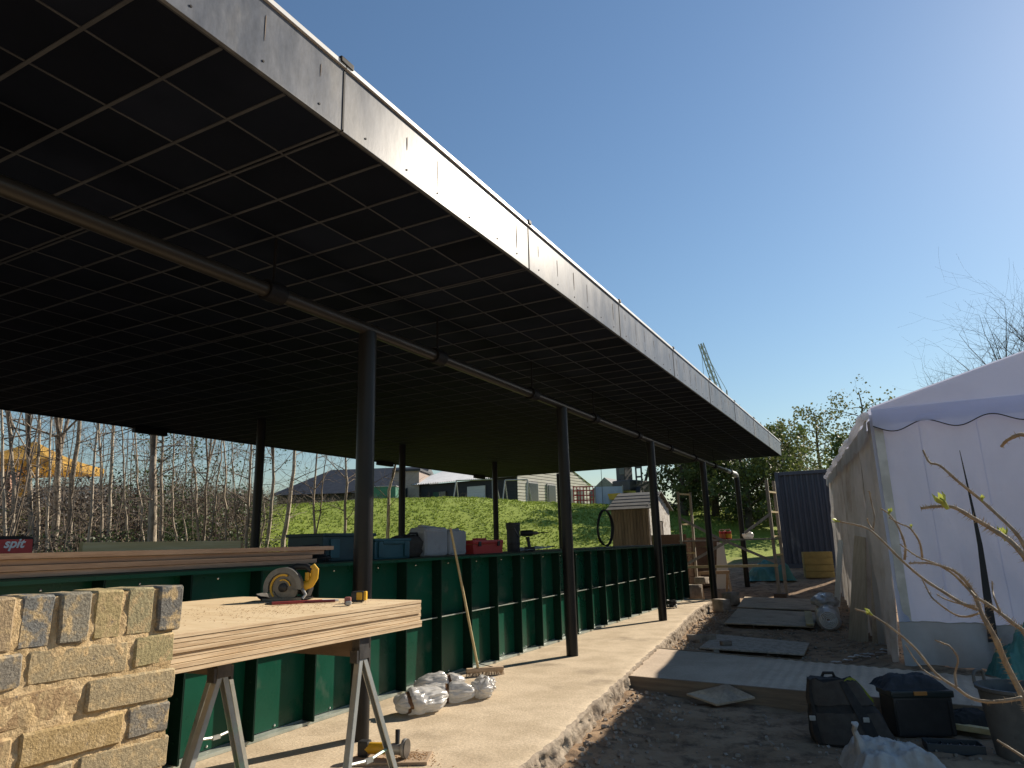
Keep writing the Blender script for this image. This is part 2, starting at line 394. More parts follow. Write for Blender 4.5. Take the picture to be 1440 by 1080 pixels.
for X in (XC,):
    for q in range(-1, 9):
        y = 3.216+q*2.03
        if y > YE-.4: continue
        mb = MB(); mb.cyl((X, y-.075, ZP), (X, y+.075, ZP), .074, 20); s = part('pipe_sleeve', mb, m_black, canopy)
        mb = MB(); mb.box((X, y, (ZP+ZB)/2+.03), (.014, .014, ZB-ZP-.065)); part('hanger', mb, m_black, s)
for y in (7.6, 14.2, 19.0):
    mb = MB(); mb.bbox((XBK+.08, y, ZB-.055), (.09, .62, .1), .006); part('edge_bracket', mb, m_black, canopy)

# ================================================================ green counter wall
counter = thing('green_counter_wall', 'dark green ribbed steel counter wall standing behind the black columns', 'counter', (-4.3, 8, 0))
m_green = M('green_sheet_steel', (.0035, .056, .033), (.005, .068, .041), scale=2, rough=.24, rough2=.36, spec=.24, c3=(.045, .085, .06), c3scale=3.5, c3ramp=(.56, .72), bump=.05, bscale=2.5, var=.10, fine=.06)
m_green_shade = M('green_steel_shaded', (.002, .018, .011), (.003, .024, .016), scale=3, rough=.5, spec=.2, var=.1)  # same green steel, darkened: backlit shade of the fins put into the colour
m_sunlit_edge = M('pale_sunlit_edge', (.42, .45, .40), (.30, .34, .30), scale=9, rough=.45, metal=.3)  # pale tone paints in the sun catching the rail and base edges
m_screw = M('bright_screw', (.75, .75, .74), rough=.25, metal=.8)
XP = -4.285; YW0, YW1, BAY = -.39, 16.41, .6; NB = 28; ZW, ZM = 1.235, .622
def tray(y, z0, z1):
    mb = MB(); mb.bbox((XP, y+BAY/2, (z0+z1)/2), (.012, BAY-.008, z1-z0-.006), .004); return mb
base = tray(0, .03, ZM).mesh('lower_panel', m_green); up = tray(0, ZM, ZW-.03).mesh('upper_panel', m_green)
rib = MB(); rib.bbox((XP+.062, -.004, (ZW)/2), (.118, .007, ZW-.045), .002); rib.bbox((XP+.062, .005, (ZW)/2), (.116, .006, ZW-.05), .002); ribm = rib.mesh('rib', m_green_shade)
scr = MB(); scr.lathe([(.0, 0), (.009, 0), (.009, .004), (.005, .008), (.0, .009)], 8, rot=RY(pi/2)); scrm = scr.mesh('screw', m_screw)
scd = MB(); scd.lathe([(.0, 0), (.009, 0), (.009, .004), (.0, .008)], 8, rot=RX(pi/2)); scdm = scd.mesh('screw', m_green_shade)
cl = counter.location
for k_ in range(NB):
    y = YW0+k_*BAY
    lo = link('lower_panel', base, counter); lo.location = (-cl.x, y-cl.y, 0)
    u = link('upper_panel', up, counter); u.location = (-cl.x, y-cl.y, 0)
    s = link('screw', scrm, lo); s.location = (XP+.006, BAY*.5, .055)
    s = link('screw', scrm, u); s.location = (XP+.006, BAY*.5, ZW-.075)
    mb = MB(); mb.bbox((XP+.036, y+BAY/2, ZM), (.072, BAY-.016, .005), .0015); r = part('rail_flange', mb, m_green_shade, counter)
    mb = MB(); mb.bbox((XP+.073, y+BAY/2, ZM+.001), (.005, BAY-.016, .011), .001); part('rail_sunlit_edge', mb, m_sunlit_edge, counter)
for k_ in range(NB+1):
    y = YW0+k_*BAY
    r = link('rib', ribm, counter); r.location = (-cl.x, y-cl.y, 0)
    for z in (.16, .42, .8, 1.05):
        s = link('screw', scdm, r); s.location = (XP+.07, -.008, z)
mb = MB(); mb.bbox((XP+.055, (YW0+YW1)/2, ZW-.006), (.15, YW1-YW0, .012), .003); part('rim', mb, m_green_shade, counter)
mb = MB(); mb.box((XP+.125, (YW0+YW1)/2, ZW-.018), (.006, YW1-YW0-.004, .034)); part('rim_lip', mb, m_green, counter)
mb = MB(); mb.bbox((XP+.035, (YW0+YW1)/2, .013), (.10, YW1-YW0, .026), .004); part('base_angle', mb, m_sunlit_edge, counter)
m_deck = M('counter_deck_ply', (.14, .10, .07), (.2, .15, .1), scale=3, rough=.8)
mb = MB(); mb.box((-4.95, (YW0+YW1)/2, ZW-.02), (1.28, YW1-YW0-.02, .022)); part('counter_deck', mb, m_deck, counter)
for y in [YW0+.3+1.5*i for i in range(12)]:
    mb = MB(); mb.box((-5.5, y, (ZW-.032)/2), (.05, .05, ZW-.034)); part('leg', mb, m_green_shade, counter)
mb = MB(); mb.box((-4.9, YW1-.004, ZW/2-.02), (1.2, .008, ZW-.06)); part('end_panel', mb, m_green, counter)

# ================================================================ brick wall in the foreground
bw = thing('brick_wall', 'low wall of weathered yellow and grey stock bricks with sandy mortar', 'wall', (-1.65, .2, -.2))
m_brick = M('stock_brick', (.3, .25, .18), (.46, .345, .19), scale=34, rough=.95, ocol=True, ramp=(.46, .66), c3=(.16, .14, .115), c3scale=55, c3ramp=(.62, .74), bump=.9, bscale=170, fine=.35, spec=.12, bdist=.004)
m_mortar = M('sandy_mortar', (.50, .36, .19), (.60, .45, .26), scale=25, rough=.97, bump=1.0, bscale=120, fine=.3, spec=.1, bdist=.006)
def rough_block(d, seed, amt=.0024):
    bm = bmesh.new(); bmesh.ops.create_cube(bm, size=1)
    bmesh.ops.scale(bm, vec=d, verts=bm.verts); bmesh.ops.bevel(bm, geom=bm.edges[:], offset=.0045, segments=1, affect='EDGES')
    bmesh.ops.subdivide_edges(bm, edges=[e for e in bm.edges if e.calc_length() > .03], cuts=2, use_grid_fill=True)
    for v in bm.verts:
        p = v.co*22+Vector((seed*3.1, seed*7.7, 0)); v.co += Vector((mnoise.noise(p), mnoise.noise(p+Vector((9, 0, 0))), mnoise.noise(p+Vector((0, 9, 0)))))*amt
    return bm
def brick_mesh(nm, d, n=5):
    out = []
    for s in range(n):
        mb = MB(); mb.addbm(rough_block(d, s+len(nm))); out.append(mb.mesh(nm, m_brick, 'auto'))
    return out
XW, ZTOP, YEND = -1.56, 1.272, 1.175
stretch = brick_mesh('brick', (.10, .213, .0665)); head = brick_mesh('brick', (.10, .103, .0665)); row = brick_mesh('brick', (.10, .065, .105))
PAL = [(.25, .22, .17), (.34, .275, .17), (.38, .275, .135), (.19, .175, .15), (.29, .25, .175), (.41, .27, .115), (.33, .28, .15), (.34, .235, .13), (.21, .19, .155)]
rr = random.Random(11); wl = bw.location
def put_brick(me, y, z, col, jit=1):
    o = link('brick', rr.choice(me), bw); o.location = (XW-.05+rr.uniform(-.004, .004)*jit-wl.x, y-wl.y, z-wl.z)
    o.rotation_euler = (rr.uniform(-.03, .03), rr.uniform(-.02, .02) + (pi if rr.random() < .5 else 0), rr.uniform(-.012, .012)); o.color = (*col, 1)
y = YEND-.028; cols0 = [(.16, .155, .14), (.31, .27, .16), (.35, .28, .145), (.23, .21, .165), (.17, .17, .16), (.33, .25, .155), (.15, .145, .135)]
for q in range(20):
    put_brick(row, y, ZTOP-.053, cols0[q] if q < 7 else rr.choice(PAL)); y -= .0755
z = ZTOP-.1125-.0335
for c_ in range(16):
    y = YEND-(.0 if c_ % 2 else .008); first = True
    while y > -.65:
        st = ((c_ % 2 == 0) != first) if first else rr.random() < .6
        L_ = .212 if st else .101
        put_brick(stretch if st else head, y-L_/2, z+rr.uniform(-.002, .002), rr.choice(PAL)); y -= L_+.0115+rr.uniform(0, .004); first = False
    z -= .0755
mb = MB()
def face(u, v):
    y = lerp(YEND-.012, -.65, u); zz = lerp(ZTOP-.006, -.2, v); return (XW-.0054+.0058*fbm(y*11, zz*11, 2)+.003*fbm(y*50, zz*50, 2), y, zz)
mb.grid(260, 200, face); part('mortar', mb, m_mortar, bw, True)
mb = MB(); mb.box((XW-.112, (YEND-.65)/2-.008, (ZTOP-.2)/2-.006), (.196, YEND+.65-.02, ZTOP+.2-.008)); part('mortar_core', mb, m_mortar, bw)
mb = MB(); mb.grid(80, 14, lambda u, v: (lerp(XW-.012, XW-.205, v), lerp(YEND-.012, -.65, u), ZTOP-.0045+.005*fbm(u*40, v*8, 3)-.004*v)); part('mortar_bed', mb, m_mortar, bw, True)

# ================================================================ tent
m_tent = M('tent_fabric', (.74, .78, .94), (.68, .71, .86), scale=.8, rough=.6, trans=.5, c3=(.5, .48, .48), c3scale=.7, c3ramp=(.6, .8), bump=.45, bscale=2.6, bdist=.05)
m_tent_d = M('tent_fabric_grey', (.40, .385, .36), (.52, .50, .48), scale=1.2, rough=.7, trans=.2, c3=(.27, .23, .19), c3scale=1.5, c3ramp=(.5, .75), bump=.2, bscale=2, bdist=.05)  # darker grey fabric for the side curtains, and for the muddy skirt
m_strap = M('dark_strap', (.02, .02, .022), rough=.7)
m_poly = M('clear_plastic', (.8, .8, .82), rough=.25, trans=.6)
tent = thing('marquee_tent', 'large pale lavender-white marquee tent with scalloped valance along the path', 'tent', (3, 16, -.2))
TX, TY, TZ = .026, 9.0, 2.65; TD = Vector((-.1007, .9949, 0)); TL = 12.6; W = 9.0; RS = .29
def side_pt(t, z, bulge=0):
    p = Vector((TX, TY, 0))+TD*t; return (p.x-bulge, p.y, z)
nb = 6; bl = TL/nb
for b_ in range(nb):
    def sf(u, v, b_=b_):
        t = (b_+u)*bl; gz = ground_h(*side_pt(t, 0)[:2]); ze = TZ+.02*t-.05*sin(pi*u)
        sag = .12*sin(pi*v)*sin(pi*u)*.6 + .05*sin(u*19+b_)*(.3+.7*v) + .05*fbm(u*5, v*2, b_)
        sag += .08*v*v*ss(.55, 1, v) + .02*sin(u*43+b_*2)*v
        return side_pt(t, lerp(ze, gz-.02, v), sag)
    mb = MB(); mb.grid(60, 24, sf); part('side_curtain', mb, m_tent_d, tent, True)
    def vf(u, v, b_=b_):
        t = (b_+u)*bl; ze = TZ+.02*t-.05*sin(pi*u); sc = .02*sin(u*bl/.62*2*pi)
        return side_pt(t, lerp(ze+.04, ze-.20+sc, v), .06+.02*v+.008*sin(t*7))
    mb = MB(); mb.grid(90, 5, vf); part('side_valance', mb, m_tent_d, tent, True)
for b_ in range(nb+1):
    mb = MB(); a = side_pt(b_*bl, -.2, -.05); mb.box((a[0], a[1], (TZ-.2)/2), (.09, .09, TZ+.3)); part('post', mb, m_pipe_end, tent)
def gz_(u): return TZ + .12 + RS*W*.5*(1-abs(2*u-1))
def gf(u, v):     # gable wall below the valance
    x = TX-.03+u*W; zt = TZ+.06; gzr = ground_h(x, TY) if x < 2 else -.2
    return (x, TY - .03*(.25+.75*v)*sin(u*52+2*v+2*fbm(u*6, v, 3)) - .07*fbm(u*16, v*2, 4)*(.3+v) - .22*v*v*(.4+.6*fbm(u*8, 1, 4)) , lerp(zt, gzr+.0+.04*abs(fbm(u*20, 3)), v))
for q in range(6):
    u0, u1 = q/6+(.0 if q else 0), (q+1)/6-(.002 if q != 5 else 0)
    mb = MB(); mb.grid(48, 40, lambda u, v, u0=u0, u1=u1: gf(lerp(u0, u1, u), v)); part('gable_curtain', mb, m_tent, tent, True)
    mb = MB(); mb.grid(48, 10, lambda u, v, u0=u0, u1=u1: (gf(lerp(u0, u1, u), lerp(.84, 1, v))[0], gf(lerp(u0, u1, u), lerp(.84, 1, v))[1]-.012-.01*sin(u*17)*v, gf(lerp(u0, u1, u), lerp(.84, 1, v))[2])); part('mud_skirt', mb, m_tent_d, tent, True)
    mb = MB(); mb.tube([Vector(gf(lerp(u0, u1, k/47), .84))-Vector((0, .015, 0)) for k in range(48)], .006, 5); part('skirt_seam', mb, m_tent_d, tent)
    for w in (.33, .7): mb = MB(); mb.tube([Vector(gf(lerp(u0, u1, w), .05+.78*k/19))-Vector((0, .004, 0)) for k in range(20)], .0025, 5); part('weld_seam', mb, m_tent, tent)
mb = MB(); mb.grid(120, 12, lambda u, v: (TX+u*W, TY-.10-.02*v+.02*fbm(u*12, v*2), lerp(gz_(u), TZ-.08, v))); part('gable_panel', mb, m_tent, tent, True)
def valf(u, v):
    x = TX+u*W; return (x, TY-.125-.012*sin(x*9)*v, lerp(TZ+.10, TZ-.12+.05*cos(x/.62*2*pi+.8), v))
mb = MB(); mb.grid(400, 6, valf); part('gable_valance', mb, m_tent, tent, True)
mb = MB(); pts = [Vector(valf(i/399, 1))+Vector((0, -.003, 0)) for i in range(400)]; mb.tube(pts, .006, 5); part('valance_binding', mb, m_strap, tent)
def rf(u, v):
    p = Vector((TX, TY-.12, 0))+TD*(v*(TL+.12)); return (p.x+u*W - .1*0, p.y, gz_(u)+.012+.02*v*TL)
mb = MB(); mb.grid(31, 40, rf); part('roof_sheet', mb, m_tent, tent, True)
mb = MB(); mb.tube([side_pt(t*.5, TZ+.02*t*.5+.05+.02*sin(t), .07) for t in range(int(TL*2)+1)], [.05+.018*sin(t*2.3) for t in range(int(TL*2)+1)], 8); part('rolled_plastic', mb, m_poly, tent)
for x0, x1, w in ((2.6, 2.65, .02),):
    mb = MB(); mb.prism([(-w*.3, 0), (w*.3, 0), (w*1.6, -2.55), (-w*.6, -2.55)], (x0, TY-.17, TZ-.35), (1, 0, 0), (x1-x0, -.06, 1), .004)
    part('tie_strap', mb, m_strap, tent)

mb = MB(); mb.prism([(.812, 2.2), (.818, 2.2), (.852, 1.6), (.872, 1.2), (.862, .25), (.772, .24), (.826, 1.2), (.828, 1.6)], (0, TY-.205, 0), (1, 0, 0), (0, 0, 1), .006); part('dark_seam_flap', mb, m_strap, tent, False)

# ================================================================ shipping container behind the tent
m_cont = M('container_paint', (.045, .055, .076), (.06, .07, .09), scale=1.5, rough=.6, c3=(.13, .14, .155), c3scale=3, c3ramp=(.6, .72), stretch=(1, 1, .3))
ct = thing('shipping_container', 'dark blue corrugated steel shipping container standing beyond the tent', 'container', (-1.3, 25, .3))
x0, x1, yc, z0, z1 = -2.95, -.45, 23.75, ground_h(-2, 24)-.05, 3.36
def corr(u, zt):
    n = 20; V = []
mb = MB(); n = 14; P = []
for i in range(n):
    w = (x1-x0-.2)/n; a = x0+.1+i*w
    P += [(a, 0), (a+w*.3, 0), (a+w*.5, .045), (a+w*.8, .045)]
P += [(x1-.1, 0)]
for i in range(len(P)-1):
    (xa, da), (xb, db) = P[i], P[i+1]
    mb.add([(xa, yc+da, z0+.15), (xb, yc+db, z0+.15), (xb, yc+db, z1-.11), (xa, yc+da, z1-.11)], [(0, 1, 2, 3)])
part('corrugated_end', mb, m_cont, ct, False)
for a, c, nm in (((x0+.05, yc+.0, (z0+z1)/2), (.11, .12, z1-z0), 'corner_post'), ((x1-.05, yc, (z0+z1)/2), (.11, .12, z1-z0), 'corner_post')):
    mb = MB(); mb.bbox(a, c, .012); part(nm, mb, m_cont, ct)
mb = MB(); mb.bbox(((x0+x1)/2, yc, z1-.055), (x1-x0-.22, .11, .11), .01); part('top_rail', mb, m_cont, ct)
mb = MB(); mb.bbox(((x0+x1)/2, yc, z0+.075), (x1-x0-.22, .11, .15), .01); part('bottom_rail', mb, m_cont, ct)
mb = MB(); mb.box(((x0+x1)/2, yc+3.05, (z0+z1)/2+.02), (x1-x0-.02, 5.9, z1-z0-.1)); part('container_body', mb, m_cont, ct)
for i in range(7):
    mb = MB(); mb.bbox((x0+.35+i*.33, yc+.3, z1-.025), (.12, .5, .05), .012); part('roof_rib', mb, m_cont, ct)

# saplings: base, knee and eye-height points of each trunk, radius
SAPLINGS = [
    (([-17.97, 8.98, 1.56], [-17.75, 8.72, 3.01], [-17.67, 8.3, 4.76]), 0.05),
    (([-17.94, 9.37, 1.64], [-17.82, 9.11, 2.87], [-17.65, 8.74, 4.6]), 0.059),
    (([-17.98, 9.52, 1.63], [-17.82, 9.28, 2.88], [-17.55, 8.96, 4.62]), 0.043),
    (([-18.12, 9.98, 1.41], [-17.87, 9.77, 2.74], [-17.54, 9.44, 4.64]), 0.087),
    (([-17.62, 9.54, 1.58], [-17.42, 9.31, 2.86], [-17.17, 9.06, 4.34]), 0.034),
    (([-17.71, 10.11, 1.5], [-17.48, 9.87, 2.89], [-17.07, 9.64, 4.58]), 0.07),
    (([-14.69, 8.78, 1.57], [-14.46, 8.58, 2.79], [-14.19, 8.38, 4.09]), 0.03),
    (([-15.69, 9.67, 1.58], [-15.55, 9.43, 2.76], [-15.38, 9.13, 4.25]), 0.032),
    (([-16.89, 10.58, 1.59], [-16.73, 10.38, 2.7], [-16.41, 10.1, 4.4]), 0.052),
    (([-15.67, 10.28, 1.57], [-15.58, 10.0, 2.79], [-15.43, 9.7, 4.25]), 0.025),
    (([-16.04, 10.9, 1.57], [-15.95, 10.62, 2.84], [-15.86, 10.31, 4.2]), 0.026),
    (([-13.76, 9.55, 1.54], [-13.59, 9.35, 2.64], [-13.4, 9.1, 3.96]), 0.09),
    (([-14.52, 10.3, 1.58], [-14.35, 10.08, 2.72], [-14.16, 9.86, 3.98]), 0.04),
    (([-13.65, 10.04, 1.53], [-13.57, 9.79, 2.66], [-13.38, 9.58, 3.83]), 0.023),
    (([-13.96, 10.85, 1.52], [-13.84, 10.6, 2.72], [-13.79, 10.3, 3.96]), 0.029),
    (([-13.91, 10.96, 1.55], [-13.73, 10.75, 2.72], [-13.45, 10.59, 3.92]), 0.033),
    (([-12.67, 10.15, 1.53], [-12.4, 9.97, 2.75], [-12.15, 9.84, 3.75]), 0.019),
    (([-12.62, 10.5, 1.5], [-12.51, 10.3, 2.47], [-12.37, 10.04, 3.75]), 0.023),
    (([-12.61, 11.04, 1.54], [-12.44, 10.88, 2.49], [-12.22, 10.68, 3.73]), 0.032),
    (([-15.0, 13.85, 1.45], [-14.61, 13.59, 3.25], [-14.53, 13.41, 4.08]), 0.049),
    (([-14.26, 13.72, 1.59], [-13.96, 13.58, 2.69], [-13.65, 13.4, 4.01]), 0.062),
    (([-12.48, 13.03, 1.58], [-12.38, 12.82, 2.58], [-12.15, 12.64, 3.72]), 0.031),
    (([-12.87, 14.55, 1.58], [-12.64, 14.29, 3.03], [-12.57, 14.15, 3.71]), 0.038),
    (([-12.64, 13.22, 1.62], [-12.35, 13.07, 2.76], [-12.12, 12.96, 3.63]), 0.018),
    (([-12.5, 15.92, 1.52], [-12.28, 15.67, 2.9], [-12.0, 15.61, 3.68]), 0.05),
    (([-13.39, 12.14, 1.41], [-13.23, 12.07, 2.03], [-13.08, 11.69, 3.75]), 0.019),
    (([-16.14, 7.93, 1.54], [-16.03, 7.69, 2.69], [-15.86, 7.37, 4.27]), 0.037),
    (([-18.57, 9.47, 1.6], [-17.94, 9.46, 2.9], [-18.35, 8.84, 4.43]), 0.026),
    (([-13.36, 10.08, 1.52], [-13.26, 9.84, 2.64], [-13.05, 9.64, 3.81]), 0.017),
    (([-12.38, 10.62, 1.49], [-12.32, 10.4, 2.47], [-12.21, 10.13, 3.7]), 0.017),
]
# stems of the thorny shrub: points from tip to foot, radii
STEMS = [
    ([[-0.095, 1.798, 1.38], [-0.041, 1.8, 1.364], [-0.014, 1.766, 1.339], [0.021, 1.758, 1.293], [0.056, 1.761, 1.254], [0.09, 1.736, 1.227], [0.117, 1.708, 1.208], [0.141, 1.699, 1.197]], [0.00193, 0.00225, 0.00258, 0.0029, 0.00322, 0.00354, 0.00386, 0.00418]),
    ([[-0.023, 1.841, 1.449], [-0.021, 1.844, 1.419], [-0.019, 1.823, 1.387], [-0.025, 1.812, 1.362]], [0.00156, 0.00187, 0.00218, 0.00249]),
    ([[-0.035, 1.829, 1.385], [-0.032, 1.832, 1.37], [-0.025, 1.812, 1.358]], [0.00125, 0.00171, 0.00218]),
    ([[-0.004, 1.782, 1.405], [0.011, 1.787, 1.392], [0.025, 1.773, 1.364], [0.033, 1.774, 1.323], [0.028, 1.779, 1.292]], [0.00156, 0.00195, 0.00234, 0.00273, 0.00312]),
    ([[0.01, 1.737, 1.383], [0.03, 1.754, 1.369], [0.047, 1.746, 1.359], [0.061, 1.755, 1.328], [0.062, 1.774, 1.292]], [0.00151, 0.00181, 0.00211, 0.00241, 0.00271]),
    ([[0.023, 1.759, 1.326], [0.053, 1.758, 1.299], [0.085, 1.732, 1.284], [0.11, 1.718, 1.265], [0.131, 1.718, 1.237], [0.141, 1.685, 1.221]], [0.00151, 0.00187, 0.00223, 0.00259, 0.00295, 0.00331]),
    ([[0.034, 1.717, 1.287], [0.072, 1.726, 1.286], [0.111, 1.716, 1.272], [0.132, 1.715, 1.247], [0.144, 1.724, 1.214], [0.148, 1.704, 1.185], [0.161, 1.694, 1.145], [0.174, 1.71, 1.092], [0.191, 1.712, 1.036], [0.196, 1.693, 0.991], [0.197, 1.703, 0.921]], [0.00168, 0.00236, 0.00303, 0.0037, 0.00437, 0.00505, 0.00572, 0.00639, 0.00707, 0.00774, 0.00841]),
    ([[0.087, 1.605, 1.511], [0.094, 1.594, 1.485], [0.109, 1.561, 1.474], [0.133, 1.553, 1.442], [0.165, 1.564, 1.406], [0.188, 1.545, 1.372], [0.202, 1.522, 1.347], [0.211, 1.518, 1.323], [0.214, 1.499, 1.283], [0.207, 1.472, 1.204]], [0.00208, 0.00237, 0.00265, 0.00294, 0.00323, 0.00352, 0.00381, 0.0041, 0.00438, 0.00467]),
    ([[0.052, 1.248, 1.386], [0.073, 1.247, 1.388], [0.093, 1.223, 1.385], [0.114, 1.219, 1.369], [0.135, 1.228, 1.353], [0.153, 1.212, 1.335], [0.164, 1.195, 1.314], [0.178, 1.205, 1.285], [0.181, 1.198, 1.232]], [0.00228, 0.00265, 0.00301, 0.00337, 0.00374, 0.0041, 0.00447, 0.00483, 0.00519]),
    ([[0.161, 1.191, 1.466], [0.166, 1.183, 1.472], [0.167, 1.15, 1.472], [0.173, 1.135, 1.474], [0.181, 1.134, 1.474], [0.198, 1.119, 1.461]], [0.00217, 0.00245, 0.00272, 0.003, 0.00328, 0.00355]),
    ([[0.141, 1.686, 1.221], [0.159, 1.685, 1.208], [0.174, 1.658, 1.194], [0.19, 1.649, 1.177], [0.204, 1.651, 1.161], [0.211, 1.635, 1.113]], [0.00291, 0.00331, 0.00372, 0.00413, 0.00454, 0.00494]),
    ([[0.173, 1.695, 1.252], [0.171, 1.692, 1.235], [0.169, 1.664, 1.221], [0.174, 1.659, 1.194]], [0.00131, 0.00165, 0.00199, 0.00233]),
    ([[-0.078, 1.646, 1.199], [-0.055, 1.648, 1.191], [-0.031, 1.629, 1.178], [-0.005, 1.628, 1.156], [0.022, 1.644, 1.125], [0.05, 1.639, 1.082], [0.078, 1.63, 1.061], [0.099, 1.64, 1.043], [0.122, 1.631, 1.039], [0.148, 1.608, 1.046], [0.179, 1.612, 1.053]], [0.00135, 0.00162, 0.00189, 0.00216, 0.00243, 0.0027, 0.00297, 0.00324, 0.00351, 0.00378, 0.00405]),
    ([[0.005, 1.637, 1.133], [0.021, 1.64, 1.099], [0.036, 1.614, 1.086], [0.055, 1.604, 1.077]], [0.00108, 0.00135, 0.00162, 0.00189]),
    ([[0.056, 1.615, 1.147], [0.07, 1.625, 1.14], [0.08, 1.61, 1.136], [0.089, 1.614, 1.114], [0.081, 1.624, 1.087], [0.079, 1.613, 1.065]], [0.00135, 0.00157, 0.00178, 0.002, 0.00221, 0.00243]),
    ([[0.055, 1.749, 1.252], [0.062, 1.744, 1.23], [0.069, 1.714, 1.214], [0.099, 1.714, 1.187], [0.12, 1.718, 1.181], [0.141, 1.693, 1.19]], [0.00156, 0.00174, 0.00193, 0.00212, 0.00231, 0.00249]),
    ([[0.079, 1.77, 1.22], [0.092, 1.749, 1.212], [0.113, 1.708, 1.207], [0.137, 1.683, 1.205]], [0.00138, 0.00164, 0.0019, 0.00215]),
    ([[0.126, 1.578, 0.986], [0.143, 1.57, 0.976], [0.158, 1.538, 0.971], [0.179, 1.527, 0.955]], [0.00199, 0.00241, 0.00282, 0.00324]),
]

# ================================================================ background: trees, hedges, buildings
m_bark = M('sapling_bark', (.54, .465, .36), (.30, .245, .185), scale=6, stretch=(3, 3, .6), rough=.9, bump=.5, bscale=30, var=.25)
m_twig = M('twig_bark', (.26, .21, .16), (.13, .10, .075), scale=6, rough=.9, var=.2)
m_bark_d = M('dark_bark', (.12, .095, .07), (.07, .055, .042), scale=5, rough=.95, bump=.5)
def leafmat(name, a, b): return M(name, a, b, scale=1.3, rough=.55, trans=.35, ramp=(.3, .7))
m_leaf_ev = leafmat('evergreen_leaf', (.07, .105, .03), (.15, .175, .05))
m_leaf_lt = leafmat('young_leaf', (.10, .115, .04), (.17, .17, .07))
m_leaf_ivy = leafmat('ivy_leaf', (.04, .07, .02), (.09, .12, .04))
m_leaf_dead = leafmat('dead_leaf', (.028, .020, .013), (.055, .04, .026))

def branch(mb, p, d, r, ln, lvl, rr, tips, n=5, gnarl=.25, up=.15):
    pts = [p.copy()]; rads = [r]; k = max(2, int(4 if lvl else 5))
    for i in range(k):
        d = (d + Vector((rr.uniform(-1, 1), rr.uniform(-1, 1), rr.uniform(-1, 1)+up))*gnarl).normalized()
        p = p + d*ln/k; pts.append(p.copy()); rads.append(max(r*(1-.75*(i+1)/k), .0025))
    mb.tube(pts, rads, n if r > .012 else 3, cap=False); tips.append((pts[-1], d))
    if lvl > 0:
        for i in range(rr.randint(3, 4) if lvl > 1 else rr.randint(2, 4)):
            j = rr.randint(1, k); q = Vector(pts[j]); a = d.orthogonal(); a.rotate(Matrix.Rotation(rr.uniform(0, 2*pi), 3, d))
            branch(mb, q, (d*.75+a*rr.uniform(.5, 1.0)).normalized(), rads[j]*.62+.001, ln*rr.uniform(.45, .7), lvl-1, rr, tips, n, gnarl, up)
def leaves(mb, tips, rr, n, size, spread):
    for _ in range(n):
        c, d = rr.choice(tips); p = c + Vector((rr.gauss(0, 1), rr.gauss(0, 1), rr.gauss(0, .8)))*spread
        a = Vector((rr.uniform(-1, 1), rr.uniform(-1, 1), rr.uniform(-1, 1))).normalized(); b = a.orthogonal(); b.rotate(Matrix.Rotation(rr.uniform(0, 6.28), 3, a)); s = size*rr.uniform(.6, 1.3)
        mb.add([p-a*s*.6, p+b*s*.35, p+a*s*.6, p-b*s*.35], [(0, 1, 2, 3)])

SAP_WORDS = ['knotty pale sapling at the far left edge above the red tool bag', 'pale forked sapling with a swollen knot near the left edge', 'slim straight sapling beside the knotty one on the left',
 'thick pale trunk leaning a little, in front of the yellow parasol', 'thin sapling hugging the thick pale trunk', 'leaning grey trunk right of the thick pale trunk under the parasol tip',
 'slender sapling at the left end of the light plank', 'straight dark sapling between two slender ones over the light plank', 'medium trunk bending right over the light plank', 'very thin pale sapling over the left half of the light plank',
 'wavy thin sapling just left of the thickest dark trunk', 'thickest dark trunk of the thicket with a fork under the roof edge', 'pale sapling touching the thickest dark trunk on its right', 'thin wavy sapling over the middle of the light plank',
 'S-shaped pale sapling over the right part of the light plank', 'pale sapling forking into two under the roof edge', 'thin sapling leaning right beside the forking one', 'thin upright sapling near the right end of the light plank',
 'pale sapling close to the left of the first back column', 'forked sapling just right of the first back column', 'stout sapling leaning right, second from the first back column', 'thin straight sapling before the grass, left of the nearest column',
 'thin sapling close behind the nearest front column on its left', 'wispy sapling leaning away beside a straight one before the grass', 'forked sapling between the nearest column and the second back column', 'crooked wisp of a sapling hugging the first back column',
 'dark sapling at the extreme left edge of the thicket', 'thin bent sapling crossing others at the far left', 'wispy sapling in the gap right of the thickest dark trunk', 'wispy upright sapling in the gap near the right end of the light plank']
